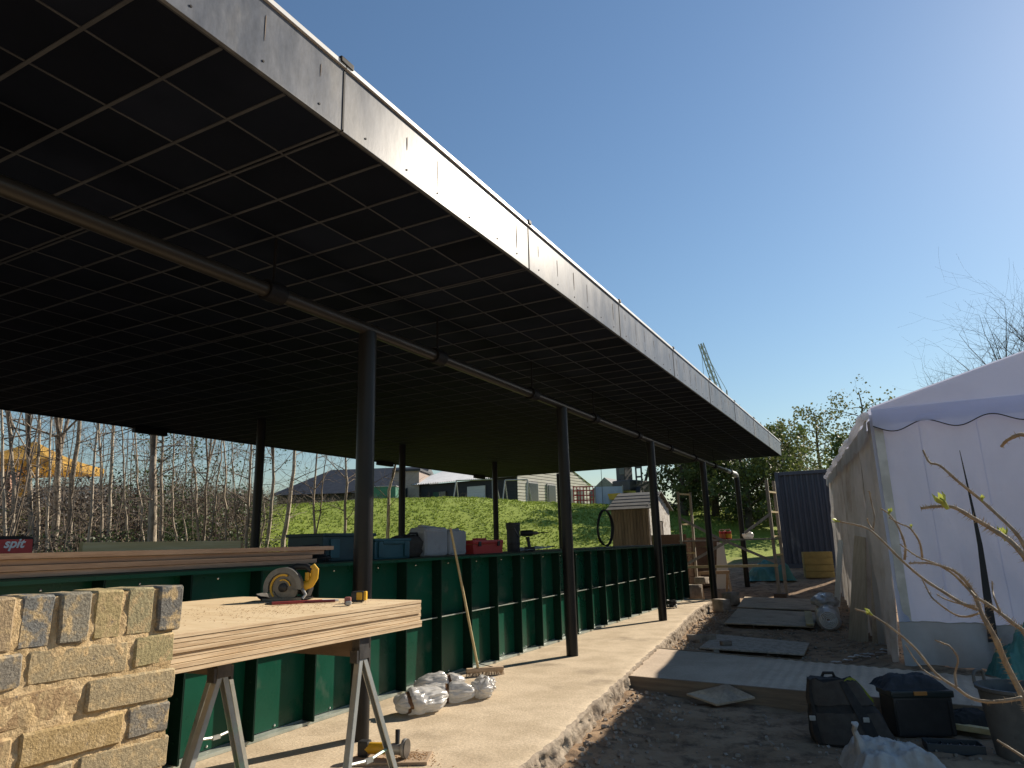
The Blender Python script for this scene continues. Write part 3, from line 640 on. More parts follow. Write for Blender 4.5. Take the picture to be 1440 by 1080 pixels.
for q, ((P, r), lab) in enumerate(zip(SAPLINGS, SAP_WORDS)):
    rr = random.Random(100+q); a, b, c = [Vector(v) for v in P]
    g = ground_h(a.x, a.y)-.1; base = Vector((a.x, a.y, g)) + (a-b)*max(0, (a.z-g)/max(.2, b.z-a.z))*.3*Vector((1, 1, 0)).length*0
    base = Vector((a.x, a.y, g)); d = (c-b).normalized(); top = c + d*rr.uniform(1.6, 3.2)
    ctrl = [base, a, (a+b)/2, b, (b+c)/2, c, (c+top)/2, top]; pts = []; rad = []
    for i in range(len(ctrl)-1):
        for t in (0, .33, .66):
            p = ctrl[i].lerp(ctrl[i+1], t); w = .02+.03*(r < .03)
            pts.append(p+Vector((fbm(p.z*1.1, q, 1), fbm(p.z*1.1, q, 5), 0))*w*1.6); rad.append(r*(1.15-.75*(i+t)/7))
    r *= 1.12
    t_ = thing('sapling', lab, 'tree', base, 'bare saplings along the back of the canopy')
    mb = MB(); mb.tube(pts, rad, 9); part('trunk', mb, m_bark, t_, True)
    mb = MB(); tips = []
    if q in (0, 1, 3, 11, 15, 19, 24):          # forks
        for f in (1, -1):
            branch(mb, b.lerp(c, .45 if q != 11 else .55), (d + Vector((.45*f, -.35*f, .1))).normalized(), r*.62, 2.6, 2, rr, tips, 6, .14)
    for k in range(rr.randint(7, 11) if r > .03 else rr.randint(4, 7)):
        p = pts[rr.randint(5, len(pts)-1)]; an = rr.uniform(0, 6.28)
        branch(mb, Vector(p), Vector((cos(an), sin(an), rr.uniform(.1, .9))).normalized(), min(r*.35, .014), rr.uniform(.5, 1.5), 2 if rr.random() < .6 else 1, rr, tips, 4, .28)
    part('crown', mb, m_twig, t_, True)

# the thicket behind them: thin bare stems that read as one mass
mb = MB(); rr = random.Random(61)
for _ in range(85):
    x = -13.2-11*rr.random()**1.1; y = lerp(5-.3*(x+12.6), 12.4-.95*(x+14), rr.random()); g = ground_h(x, y); h = rr.uniform(2.2, 6.5); lx, ly = rr.gauss(0, .12), rr.gauss(0, .12); r = rr.uniform(.008, .026)
    pts = [Vector((x+lx*h*t+.10*fbm(t*3, x), y+ly*h*t+.10*fbm(t*3, y+9), g-.05+h*t)) for t in [i/8 for i in range(9)]]
    mb.tube(pts, [r*(1-.8*i/8) for i in range(9)], 5, cap=False)
    for k in range(rr.randint(3, 6)):
        an = rr.uniform(0, 6.28); branch(mb, Vector(pts[rr.randint(3, 8)]), Vector((cos(an), sin(an), rr.uniform(0, .8))).normalized(), r*.4, rr.uniform(.4, 1.1), 1, rr, [], 3, .3)
single('thicket_stems', mb, m_twig, 'thicket of thin bare stems massed behind the saplings', 'thicket', kind='stuff', smooth=True, loc=(0, 0, 0))

# undergrowth: brambles, dead stems, ivy and fallen leaves in one tangle
def tangle(region, n, rr, hfun, ln, rad, mb):
    for _ in range(n):
        x, y = region(rr); g = ground_h(x, y); h = hfun(x, y)*rr.random()**.7
        p = Vector((x, y, g+h*rr.uniform(0, .5))); an = rr.uniform(0, 6.28)
        d = Vector((cos(an), sin(an), rr.uniform(-.1, 1.2))).normalized(); pts = [p]
        for i in range(5):
            d = (d+Vector((rr.uniform(-1, 1), rr.uniform(-1, 1), rr.uniform(-1, .6)))*.32).normalized(); p = p+d*ln*rr.uniform(.6, 1.2)/5; pts.append(p)
        r = rad*rr.uniform(.5, 1.4); mb.tube(pts, [r, r*.9, r*.8, r*.7, r*.5, r*.3], 3, cap=False)
def ug_region(rr):
    x = -12.6-11.5*rr.random()**1.25; return (x, lerp(4.5-.25*(x+12.6), 12.6-.95*(x+14), rr.random()**.8))
def ug_h(x, y): return lerp(1.9, .75, ss(-5, 0, y+.95*x+.5))*(.8+.35*fbm(x*.6, y*.6))
rr = random.Random(31)
mb = MB(); tangle(ug_region, 8200, rr, ug_h, 1.2, .008, mb)
o = single('undergrowth_stems', mb, m_twig, 'tangle of bare bramble stems under the saplings', 'undergrowth', kind='stuff', smooth=False, loc=(0, 0, 0))
mb = MB(); tips = []
for _ in range(4200):
    x, y = ug_region(rr); tips.append((Vector((x, y, ground_h(x, y)+ug_h(x, y)*rr.uniform(.0, .8))), None))
leaves(mb, tips, rr, 44000, .055, .2)
single('undergrowth_leaf_litter', mb, m_leaf_dead, 'brown dead leaves caught in the brambles under the saplings', 'undergrowth', kind='stuff', smooth=False, loc=(0, 0, 0))
mb = MB(); tips = []
for cx, cy, w, h in ((-15.5, 9.6, 1.2, 1.6), (-14.4, 12.6, .7, 1.3), (-16.5, 13.4, 1.5, 3.4), (-16.8, 11.8, 1.0, 3.8), (-15, 7, 1.2, 1.2), (-15.2, 11.2, .7, 1.9), (-14.6, 8.2, .9, 1.5)):
    for _ in range(170): tips.append((Vector((cx+rr.gauss(0, w*.5), cy+rr.gauss(0, w*.5), ground_h(cx, cy)+h*rr.uniform(.05, 1.0))), None))
leaves(mb, tips, rr, 17000, .05, .13)
single('ivy_clumps', mb, m_leaf_ivy, 'green ivy clumps growing among the saplings', 'ivy', kind='stuff', smooth=False, loc=(0, 0, 0))

# grass tufts on the bank behind the counter
mb = MB(); rr = random.Random(8); cnt = 0
while cnt < 30000:
    x, y = rr.uniform(-27, -6), rr.uniform(9, 40); s = hill_s(x, y)
    if not (16.8 < s < 29) : continue
    if s < 19.5 and fbm(x, y) < 0: continue
    cnt += 1; g = ground_h(x, y); h = rr.uniform(.025, .07)*(1.4 if rr.random() < .08 else 1)
    for _ in range(2):
        an = rr.uniform(0, 6.28); dx, dy = cos(an)*.03, sin(an)*.03; l = rr.uniform(-.04, .04)
        mb.add([(x-dx, y-dy, g-.01), (x+dx, y+dy, g-.01), (x+l+dx*.4, y+l+dy*.4, g+h)], [(0, 1, 2)])
m_grass = M('grass_blade', (.25, .315, .048), (.20, .26, .038), scale=.8, rough=.7, trans=.35, ramp=(.3, .7))
single('bank_grass', mb, m_grass, 'short green grass covering the bank behind the counter', 'grass', kind='stuff', smooth=False, loc=(0, 0, 0))

# hedge line on top of the bank
mb = MB(); rr = random.Random(77)
def hedge_region(r): t = r.random(); return (lerp(-30, -17.4, t)+r.gauss(0, .35), lerp(20.5, 30.5, t)+r.gauss(0, .35))
tangle(hedge_region, 2200, rr, lambda x, y: .7, .7, .009, mb)
single('bank_top_hedge', mb, m_bark_d, 'low bare brown hedge along the top of the grass bank', 'hedge', kind='stuff', smooth=False, loc=(0, 0, 0))

# leafy trees
def leaf_tree(lab, base, h, w, seed, lm, nleaf, lsize, low=.25, bark=m_bark_d, r=.16, group=None, dens=1.0, lvl=3):
    rr = random.Random(seed); base = Vector((base[0], base[1], ground_h(base[0], base[1])-.1))
    t_ = thing('leafy_tree', lab, 'tree', base, group); mb = MB(); pts = []; rad = []
    for i in range(9):
        z = i/8; pts.append(base+Vector((fbm(z*2, seed, 1)*.5*z, fbm(z*2, seed, 4)*.5*z, h*.92*z))); rad.append(r*(1-.86*z))
    mb.tube(pts, rad, 10); part('trunk', mb, bark, t_, True)
    mb = MB(); tips = []
    for k in range(int(16*dens)):
        z = lerp(low, .95, (k+rr.random())/int(16*dens)); p = pts[min(8, int(z*8))].lerp(pts[min(8, int(z*8)+1)], z*8 % 1); an = k*2.4+rr.uniform(-.4, .4)
        ln = w*.5*(1.05-.55*abs(z-.5)*1.5)*rr.uniform(.7, 1.15)
        branch(mb, Vector(p), Vector((cos(an), sin(an), rr.uniform(-.05, .7))).normalized(), r*.32*(1.1-z*.7), ln, lvl-1, rr, tips, 5, .2, .1)
    part('branches', mb, bark, t_, True)
    mb = MB(); leaves(mb, tips, rr, nleaf, lsize, w*.045); part('crown', mb, lm, t_, False)
ev = [((-8.3, 33.0), 4.2, 3.2, 1, 'dark evergreen left of the row, behind the wooden shed'), ((-7.2, 34.5), 4.5, 4.2, 2, 'tall dark evergreen tree behind the red fire cans'),
      ((-5.4, 33.0), 4.4, 4.0, 3, 'bushy evergreen between the last two canopy columns'), ((-4.2, 36), 3.9, 3.4, 4, 'evergreen rising past the corner of the canopy'), ((-8.3, 39), 5.2, 4.6, 5, 'far evergreen filling the gap behind the shed roof')]
for (b, h, w, s, lab) in ev:
    leaf_tree(lab, b, h, w, 200+s, m_leaf_ev, 8500, .12, .08, m_bark_d, .2, 'evergreens at the end of the track')
leaf_tree('thin young-leaved tree standing right of the canopy corner', (-3.6, 33.5), 5.0, 2.6, 311, m_leaf_lt, 1500, .11, .2, m_bark, .09, None, .8)
leaf_tree('loose leafy tree with open crown above the blue container', (-3.2, 48.5), 7.5, 4.6, 322, m_leaf_lt, 1300, .17, .35, m_bark_d, .2)
leaf_tree('loose tree with fine twigs rising beside the tent eave', (-.4, 50), 9.2, 4.4, 333, m_leaf_lt, 800, .15, .3, m_bark_d, .2)
leaf_tree('bushy tree just behind the corner of the tent and container', (-.9, 44), 3.9, 3.6, 344, m_leaf_ev, 6000, .18, .15, m_bark_d, .18)
for q, (x, y, h, lab) in enumerate(((5.4, 35.5, 9.7, 'bare twiggy tree rising over the tent roof at the right edge'), (3.9, 36.5, 7.8, 'smaller bare twiggy tree behind the slope of the tent roof'), (7.2, 36, 10.6, 'tall bare tree behind the tent, outermost on the right'))):
    rr = random.Random(400+q); base = Vector((x, y, ground_h(x, y)-.1)); t_ = thing('bare_tree', lab, 'tree', base, 'bare trees behind the tent')
    mb = MB(); pts = [base+Vector((.15*fbm(i, q), .15*fbm(i, q+5), h*.8*i/7)) for i in range(8)]; mb.tube(pts, [.17*(1-.8*i/7) for i in range(8)], 9); part('trunk', mb, m_bark_d, t_, True)
    mb = MB(); tips = []
    for k in range(60):
        z = rr.uniform(.3, 1); p = pts[int(z*7)]; an = rr.uniform(0, 6.28)
        branch(mb, Vector(p), Vector((cos(an)*.7, sin(an)*.7, 1.0)).normalized(), .085*(1.2-z), h*rr.uniform(.22, .38), 2, rr, tips, 4, .13, .35)
    part('crown', mb, m_bark_d, t_, True)

# ---------------------------------------------------------------- buildings on top of the bank
m_slate = M('dark_slate_roof', (.02, .022, .028), (.035, .037, .045), scale=4, rough=.6)
m_blackwall = M('black_boarding', (.014, .015, .018), (.024, .025, .03), scale=3, rough=.7, stretch=(.5, .5, 6))
m_whiteboard = M('pale_weatherboard', (.62, .60, .57), (.52, .50, .47), scale=4, rough=.7, stretch=(.4, .4, 5), var=.12)
m_whiteroof = M('white_corrugated_roof', (.62, .63, .64), (.52, .53, .54), scale=2, rough=.5)
m_pink = M('pinkish_render', (.42, .34, .29), (.36, .29, .25), scale=3, rough=.9)
m_glass = M('dark_glass', (.02, .025, .03), rough=.12, spec=.6)
m_frame = M('grey_frame', (.3, .3, .3), (.38, .38, .38), scale=6, rough=.5, metal=.3)
def wallbox(mb, A, B, z0, z1, th=.2):
    A, B = Vector((A[0], A[1], 0)), Vector((B[0], B[1], 0)); d = (B-A); mb.box((A+B)/2+Vector((0, 0, (z0+z1)/2)), (d.length, th, z1-z0), RZ(atan2(d.y, d.x)))
# barn with hipped dark roof
A, B = Vector((-33.5, 31.5, 0)), Vector((-25.2, 35.0, 0)); u = (B-A).normalized(); n = Vector((-u.y, u.x, 0)); C2, D2 = B+n*7, A+n*7; z0, ze, zr = 2.4, 4.7, 6.55
barn = thing('barn', 'dark barn with a hipped black roof on top of the grass bank', 'building', (-29.5, 35, 2.4))
mb = MB(); mb.add([(p.x, p.y, z) for z in (z0, ze) for p in (A, B, C2, D2)], [(0, 1, 5, 4), (1, 2, 6, 5), (2, 3, 7, 6), (3, 0, 4, 7)]); part('wall', mb, m_blackwall, barn, False)
e = [A-u*.4-n*.4, B+u*.4-n*.4, C2+u*.4+n*.4, D2-u*.4+n*.4]; r0, r1 = A+u*2.2+n*3.5, B+n*3.5
mb = MB(); mb.add([(p.x, p.y, ze-.05) for p in e]+[(p.x, p.y, zr) for p in (r0, r1)], [(0, 1, 5, 4), (1, 2, 5), (2, 3, 4, 5), (3, 0, 4)]); part('roof', mb, m_slate, barn, False)
for t, w in ((.35, .8), (.55, .5)):
    p = A.lerp(B, t)-n*.03; mb = MB(); mb.box((p.x, p.y, 3.75), (w, .08, 1.1), RZ(atan2(u.y, u.x))); f = part('window', mb, m_frame, barn)
    mb = MB(); mb.box((p.x-n.x*.05, p.y-n.y*.05, 3.75), (w-.14, .05, .96), RZ(atan2(u.y, u.x))); part('pane', mb, m_glass, f)
gcont = thing('green_storage_box', 'green metal storage box in front of the dark barn', 'storage box', (-24.6, 31.3, 2.9)); mb = MB(); mb.bbox((-24.6, 31.3, 3.75), (1.3, 1.6, 1.7), .04, RZ(.4)); part('body', mb, M('pale_green_paint', (.04, .16, .10), (.05, .2, .13), scale=3, rough=.6), gcont)
mb = MB(); mb.bbox((-24.6, 31.3, 4.62), (1.36, 1.66, .06), .02, RZ(.4)); part('lid', mb, m_frame, gcont)
pk = thing('rendered_annex', 'small pinkish rendered annex between the dark barn and the black building', 'building', (-24.6, 33.6, 2.6)); mb = MB(); mb.box((-24.6, 33.6, 4.1), (1.5, 2.4, 3.0), RZ(.35)); part('wall', mb, m_pink, pk)
mb = MB(); mb.box((-24.6, 33.6, 5.66), (1.7, 2.6, .12), RZ(.35)); part('roof', mb, m_slate, pk); mb = MB(); mb.box((-24.35, 32.4, 4.2), (.5, .12, .9), RZ(.35)); part('window', mb, m_glass, pk)
# long black building with white roof, pale boarded gable
Cn = Vector((-16.9, 32.3, 0)); Ln = Vector((-24.0, 32.9, 0)); u = (Ln-Cn).normalized(); n = Vector((u.y, -u.x, 0)); n = n if n.y > 0 else -n; Rn = Cn + n*8.4; Bn = Ln+n*8.4
z0, ze, zr = 2.3, 4.78, 6.1
lb = thing('black_boarded_building', 'long black boarded building with white corrugated roof and pale weatherboard gable', 'building', (-20, 36, 2.3))
mb = MB(); wallbox(mb, Cn+n*.1, Ln+n*.1, z0, ze); part('front_wall', mb, m_blackwall, lb); mb = MB(); wallbox(mb, Bn, Rn, z0, ze); part('back_wall', mb, m_blackwall, lb)
mb = MB(); wallbox(mb, Ln, Bn, z0, ze); part('end_wall', mb, m_blackwall, lb)
mb = MB(); P = [Cn-u*.02, Rn-u*.02]; mid = (Cn+Rn)/2
mb.add([(Cn.x, Cn.y, z0), (Rn.x, Rn.y, z0), (Rn.x, Rn.y, ze), (mid.x, mid.y, zr), (Cn.x, Cn.y, ze)], [(0, 1, 2, 3, 4)]); g = part('gable_wall', mb, m_blackwall, lb, False)
k = 20
for i in range(k):
    za, zb = lerp(z0+.5, zr, i/k), lerp(z0+.5, zr, (i+1)/k)
    f = 0 if za < ze else (za-ze)/(zr-ze)/2; a, b = Cn.lerp(Rn, f+.003), Cn.lerp(Rn, 1-f-.003)
    if (b-a).length < .3: continue
    off = -u*.05; mb = MB(); mb.box((a+b)/2+off+Vector((0, 0, (za+zb)/2)), ((b-a).length, .03, (zb-za)*.82), RZ(atan2(n.y, n.x)) @ RX(.12)); part('weatherboard', mb, m_whiteboard, g)
for t, w, za, zb in ((.18, .9, 3.55, 4.5), (.42, .8, 3.0, 4.5), (.68, .7, 3.5, 4.4), (.86, .6, 3.5, 4.4)):
    p = Cn.lerp(Rn, t)-u*.11; mb = MB(); mb.box((p.x, p.y, (za+zb)/2), (w+.16, .06, zb-za+.16), RZ(atan2(n.y, n.x))); f = part('window', mb, m_frame, lb)
    p = p-u*.03; mb = MB(); mb.box((p.x, p.y, (za+zb)/2), (w, .05, zb-za), RZ(atan2(n.y, n.x))); part('pane', mb, m_glass, f)
mb = MB(); q = 120; ea, eb = Cn-u*.12, Ln+u*.3
def roofp(t, v):
    p = ea.lerp(eb, t)-n*.35+n*(4.55*v); return (p.x, p.y, lerp(ze+.02, zr+.1, v)+.035*sin(t*q*pi))
mb.grid(q*4, 2, roofp); part('roof', mb, m_whiteroof, lb, True)
mb = MB(); mb.grid(2, 2, lambda a, v: tuple(ea.lerp(eb, a)+n*(4.2+4.55*v)+Vector((0, 0, lerp(zr+.1, ze, v))))); part('roof_back', mb, m_whiteroof, lb, False)
for t, w, za, zb, mt in ((.36, 1.2, 3.5, 4.45, m_whiteboard), (.72, .9, 3.6, 4.3, m_glass)):
    p = Cn.lerp(Ln, t)-n*.06; mb = MB(); mb.box((p.x, p.y, (za+zb)/2), (w, .08, zb-za), RZ(atan2(u.y, u.x))); part('window', mb, mt, lb)
p = Cn.lerp(Ln, .2)-n*.1; mb = MB(); mb.cyl((p.x, p.y, z0), (p.x, p.y, ze), .07, 8); part('downpipe', mb, m_frame, lb)
# tubular frames on the lawn in front of it
for q, (x, y, w, lab) in enumerate(((-17.3, 28.8, 1.9, 'pale tubular frame left of the third back column on the lawn'), (-15.6, 29.8, 1.1, 'small hooped tubular frame by the pale gable wall'))):
    z = ground_h(x, y); t_ = thing('tubular_frame', lab, 'frame', (x, y, z)); 
    for s in (-1, 1):
        mb = MB(); mb.tube([(x+s*w/2, y+s*w*.2-.25, z-.05), (x+s*w/2*.92, y+s*w*.2, z+1.15)], .03, 8); part('leg', mb, m_frame, t_)
        mb = MB(); mb.tube([(x+s*w/2, y+s*w*.2+.35, z-.05), (x+s*w/2*.92, y+s*w*.2, z+1.14)], .03, 8); part('leg', mb, m_frame, t_)
    mb = MB(); mb.tube([(x-w/2*.92, y-w*.2, z+1.15), (x+w/2*.92, y+w*.2, z+1.15)], .03, 8); part('crossbar', mb, m_frame, t_)
# barriers, far house, yellow machine
m_red = M('red_plastic', (.55, .045, .035), (.48, .035, .03), scale=4, rough=.5)
m_yellow = M('yellow_paint', (.62, .38, .03), (.55, .33, .025), scale=5, rough=.5)
m_sheet = M('blue_white_sheeting', (.42, .50, .62), (.52, .58, .68), scale=1.5, rough=.5)
x0_, y0_, z = -14.2, 33.6, ground_h(-14, 34); t_ = thing('red_mesh_barrier', 'red plastic mesh barrier beside the pale sheeted fence on the bank', 'barrier', (x0_, y0_, z))
for i in range(7):
    mb = MB(); mb.box((x0_+.15*i, y0_+.08*i, z+.55), (.05, .03, 1.05), RZ(.5)); part('upright', mb, m_red, t_)
for h in (.1, .35, .6, .85, 1.05):
    mb = MB(); mb.box((x0_+.45, y0_+.24, z+h), (1.1, .04, .06), RZ(.49)); part('bar', mb, m_red, t_)
x0_, y0_, z = -12.7, 34.6, ground_h(-12.7, 34.6); t_ = thing('sheeted_fence', 'fence panel covered in pale blue sheeting right of the red barrier', 'fence', (x0_, y0_, z))
mb = MB(); mb.grid(24, 8, lambda a, v: (x0_-.55+1.25*a, y0_-.3+.65*a+.03*sin(a*22)*v, z+1.0-1.0*v)); part('sheet', mb, m_sheet, t_, True)
for a in (-.57, .72):
    mb = MB(); mb.cyl((x0_+a, y0_+a*.52, z-.1), (x0_+a, y0_+a*.52, z+1.06), .03, 8); part('post', mb, m_frame, t_)
t_ = thing('yellow_dumper', 'small yellow site dumper right of the pale sheeted fence', 'machine', (-12.1, 35.3, ground_h(-12.1, 35.3)-.12)); z = t_.location.z
mb = MB(); mb.bbox((-12.15, 35.3, z+.5), (.6, .9, .35), .06, RZ(.4)); part('body', mb, m_yellow, t_); mb = MB(); mb.prism([(-.22, 0), (.22, 0), (.32, .3), (-.32, .3)], (-12.2, 34.9, z+.42), (1, 0, 0), (0, 0, 1), .8); part('skip', mb, m_yellow, t_)
for sx in (-1, 1):
    for sy in (-.4, .4):
        mb = MB(); mb.cyl((-12.15+sx*.28, 35.3+sy, z+.2), (-12.15+sx*.42, 35.3+sy, z+.2), .2, 14); part('wheel', mb, m_strap, t_)
hs = thing('far_house', 'grey gabled house far away above the pale sheeted fence', 'building', (-20.5, 57.5, 1.5)); mb = MB(); a = Vector((-20.5, 57.5, 0))
mb.box((a.x, a.y, 3.2), (3.2, 4, 3.6)); part('wall', mb, m_pink, hs); mb = MB(); mb.prism([(-1.9, 0), (1.9, 0), (0, 1.6)], (a.x, a.y+2.2, 5.0), (1, 0, 0), (0, 0, 1), 4.4); part('roof', mb, M('grey_tile', (.16, .16, .165), (.22, .22, .22), scale=5, rough=.8), hs); mb = MB(); mb.box((a.x+.3, a.y-2.03, 3.8), (.8, .05, 1)); part('window', mb, m_glass, hs)
# telehandler, parked well behind the shed
fx, fy = -12.0, 36.8; z = ground_h(fx, fy); fl = thing('telehandler', 'dark telehandler with raised mast parked behind the shed', 'vehicle', (fx, fy, z)); m_mach = M('dark_machine', (.045, .048, .055), (.07, .07, .075), scale=5, rough=.5)
z += .35
mb = MB(); mb.bbox((fx, fy, z+.75), (1.2, 2.2, .6), .08, RZ(-.3)); part('body', mb, m_mach, fl)
mb = MB(); mb.bbox((fx-.35, fy-.3, z+1.5), (.55, .8, 1.0), .06, RZ(-.3)); cb = part('cab', mb, m_mach, fl); mb = MB(); mb.box((fx-.32, fy-.76, z+1.6), (.36, .04, .45), RZ(-.3)); part('pane', mb, m_glass, cb)
for dx in (.45, .75):
    mb = MB(); mb.box((fx+dx, fy-.7, z+1.55), (.07, .1, 1.5)); part('mast', mb, m_mach, fl)
for h in (1.2, 1.7, 2.2):
    mb = MB(); mb.box((fx+.6, fy-.68, z+h), (.23, .08, .09)); part('mast_rung', mb, m_mach, fl)
mb = MB(); mb.tube([(fx+.5, fy+.6, z+.9), (fx+1.5, fy-.4, z+2.9)], .08, 8); part('boom', mb, m_mach, fl); mb = MB(); mb.tube([(fx+.75, fy+.6, z+.9), (fx+1.2, fy-.2, z+2.1)], .035, 8); part('ram', mb, m_mach, fl)
for sx in (-1, 1):
    for sy in (-.75, .75):
        mb = MB(); mb.cyl((fx+sx*.5, fy+sy, z+.3), (fx+sx*.75, fy+sy, z+.3), .38, 18); part('wheel', mb, m_strap, fl)
# yellow parasol and pale wall at the far left
px0, py0 = -32.6, 16.6; z = ground_h(px0, py0); pa = thing('yellow_parasol', 'large yellow square parasol beyond the saplings on the left', 'parasol', (px0, py0, z))
m_yel_f = M('yellow_canvas', (.60, .36, .06), (.52, .30, .045), scale=2, rough=.7, trans=.3)
mb = MB(); mb.cyl((px0, py0, z), (px0, py0, 6.35), .06, 12); part('pole', mb, m_frame, pa)
rot = RZ(.55); w = 2.05; cr = [rot @ Vector((sx*w, sy*w, 0))+Vector((px0, py0, 5.25)) for sx, sy in ((-1, -1), (1, -1), (1, 1), (-1, 1))]; tp = Vector((px0, py0, 6.3))
for i in range(4):
    a, b = cr[i], cr[(i+1) % 4]; mb = MB(); mb.grid(10, 8, lambda s, v, a=a, b=b: tuple(tp.lerp(a.lerp(b, s), v)-Vector((0, 0, .25*sin(pi*v)*.6)))); part('canopy_panel', mb, m_yel_f, pa, True)
    mb = MB(); mb.grid(10, 3, lambda s, v, a=a, b=b: tuple(a.lerp(b, s)-Vector((0, 0, .35*v)))); part('valance', mb, m_yel_f, pa, True)
mb = MB(); mb.grid(4, 6, lambda s, v: (px0+.9+.5*s, py0-.9+.2*s, 5.1-1.35*v)); part('banner', mb, m_yel_f, pa, True)
gw = thing('pale_block_wall', 'long pale block wall far behind the saplings on the left', 'wall', (-47, 26.5, 2.5)); m_block = M('pale_block', (.62, .61, .60), (.52, .51, .50), scale=2, rough=.9)
A, B = Vector((-56, 21, 0)), Vector((-43.5, 28.2, 0)); d = (B-A).normalized()
for i in range(16):
    p = A.lerp(B, (i+.5)/16); mb = MB(); mb.box((p.x, p.y, 4.0), ((B-A).length/16-.03, .2, 3.4), RZ(atan2(d.y, d.x))); part('panel', mb, m_block, gw)
bpz = ground_h(-24.9, 12); bp = thing('brick_pier', 'pinkish brick pier at the left edge behind the saplings', 'pier', (-24.9, 12, bpz)); m_pb = M('pink_brick', (.45, .26, .18), (.38, .22, .16), scale=5, rough=.9, var=.2)
for c_ in range(11):
    for i in range(2):
        q = RZ(.6) @ Vector(((-.115, .115)[i] if c_ % 2 else 0, 0 if c_ % 2 else (-.115, .115)[i], 0)); mb = MB(); mb.bbox((-24.9+q.x, 12+q.y, bpz+.06+c_*.11), ((.22, .45, .1) if c_ % 2 else (.45, .22, .1)), .008, RZ(.6)); part('brick', mb, m_pb, bp)
# tower crane far away
cr_ = thing('tower_crane', 'thin lattice crane jib far off above the canopy end', 'crane', (-27, 152, 0)); m_crane = M('crane_grey', (.3, .33, .38), rough=.6)
def lattice(a, b, w, n, nm):
    a, b = Vector(a), Vector(b); d = (b-a).normalized(); s = d.orthogonal().normalized(); t = d.cross(s); mb = MB(); cs = [s*w+t*w, s*w-t*w, -s*w-t*w, -s*w+t*w]
    for c in cs: mb.tube([a+c, b+c*.6], .11, 4)
    for i in range(n):
        p, q = a.lerp(b, i/n), a.lerp(b, (i+1)/n); f0, f1 = lerp(1, .6, i/n), lerp(1, .6, (i+1)/n)
        for k in range(4): mb.tube([p+cs[k]*f0, q+cs[(k+1) % 4]*f1], .06, 3)
    part(nm, mb, m_crane, cr_, False)
lattice((-27.3, 152.5, 27), (-30.4, 146.9, 42.8), .62, 12, 'jib'); lattice((-27, 153, 0), (-27, 153, 28), .8, 14, 'mast')
mb = MB(); mb.tube([(-27, 153, 33), (-30.2, 147, 42)], .07, 4); mb.tube([(-27, 153, 27), (-27, 153, 33)], .18, 6); part('pendant', mb, m_crane, cr_)
mb = MB(); mb.tube([(-30.4, 146.9, 42.8), (-30.4, 146.9, 30)], .05, 4); part('hoist_rope', mb, m_crane, cr_)
# wooden shed at the end of the counter
m_oldwood = M('weathered_boards', (.19, .155, .12), (.27, .22, .17), scale=5, stretch=(3, 3, .4), rough=.9, bump=.3, var=.22)
m_felt = M('grey_roof_felt', (.13, .125, .115), (.17, .165, .15), scale=4, rough=.95)
m_lime = M('flaking_whitewash', (.55, .52, .47), (.30, .26, .22), scale=7, rough=.9, ramp=(.5, .62), var=.1)
sx0, sx1, sy0, sy1 = -7.25, -6.1, 20.0, 22.2; z0 = -.05; ze, zr = 2.28, 2.78
sh = thing('wooden_shed', 'small wooden shed with grey felt roof and whitewashed gable past the counter', 'shed', (-6.7, 21, z0))
for i in range(12):
    w = (sx1-sx0)/12; mb = MB(); mb.bbox((sx0+(i+.5)*w, sy0, (z0+ze)/2), (w-.008, .025, ze-z0), .003); part('wall_board', mb, m_oldwood, sh)
mb = MB(); mb.box(((sx0+sx1)/2, sy0+.03, (z0+ze)/2), (sx1-sx0-.02, .03, ze-z0-.03)); part('inner_frame', mb, m_bark_d, sh)
mb = MB(); mb.box((sx0-.0, (sy0+sy1)/2, (z0+ze)/2), (.04, sy1-sy0-.06, ze-z0-.01)); part('side_wall', mb, m_oldwood, sh)
for i in range(8):
    a, b = sy0+.04+(sy1-sy0-.04)*i/8, sy0+.04+(sy1-sy0-.04)*(i+1)/8; tm = ((a+b)/2-sy0)/(sy1-sy0); h = ze+(zr-ze)*(1-abs(2*tm-1))
    if i in (3, 4): zb = 1.9
    else: zb = z0
    mb = MB(); mb.bbox((sx1, (a+b)/2, (zb+h)/2), (.025, b-a-.006, h-zb), .003); part('gable_board', mb, m_lime, sh)
mb = MB(); mb.bbox((sx1-.02, (sy0+sy1)/2+.02, .93), (.03, .54, 1.92), .004); d_ = part('door', mb, m_bark_d, sh); mb = MB(); mb.box((sx1+.01, (sy0+sy1)/2-.16, .95), (.04, .03, .14)); part('handle', mb, m_frame, d_)
for s in (0, 1):
    ya, yb = (sy0-.14, (sy0+sy1)/2) if s == 0 else (sy1+.14, (sy0+sy1)/2); mb = MB()
    for i in range(5):
        v0, v1 = i/5, (i+1)/5+.03; pa_, pb_ = (lerp(ya, yb, v0), lerp(ze-.06, zr, v0)), (lerp(ya, yb, min(v1, 1)), lerp(ze-.06, zr, min(v1, 1)))
        mb = MB(); x0b, x1b = sx0-.12, sx1+.12; t = .022
        mb.add([(x0b, pa_[0], pa_[1]+t*1.7), (x1b, pa_[0], pa_[1]+t*1.7), (x1b, pb_[0], pb_[1]+t), (x0b, pb_[0], pb_[1]+t), (x0b, pa_[0], pa_[1]+t*.7), (x1b, pa_[0], pa_[1]+t*.7), (x1b, pb_[0], pb_[1]), (x0b, pb_[0], pb_[1])],
               [(0, 1, 2, 3), (7, 6, 5, 4), (0, 4, 5, 1), (1, 5, 6, 2), (2, 6, 7, 3), (3, 7, 4, 0)]); part('roof_strip', mb, m_felt, sh, False)

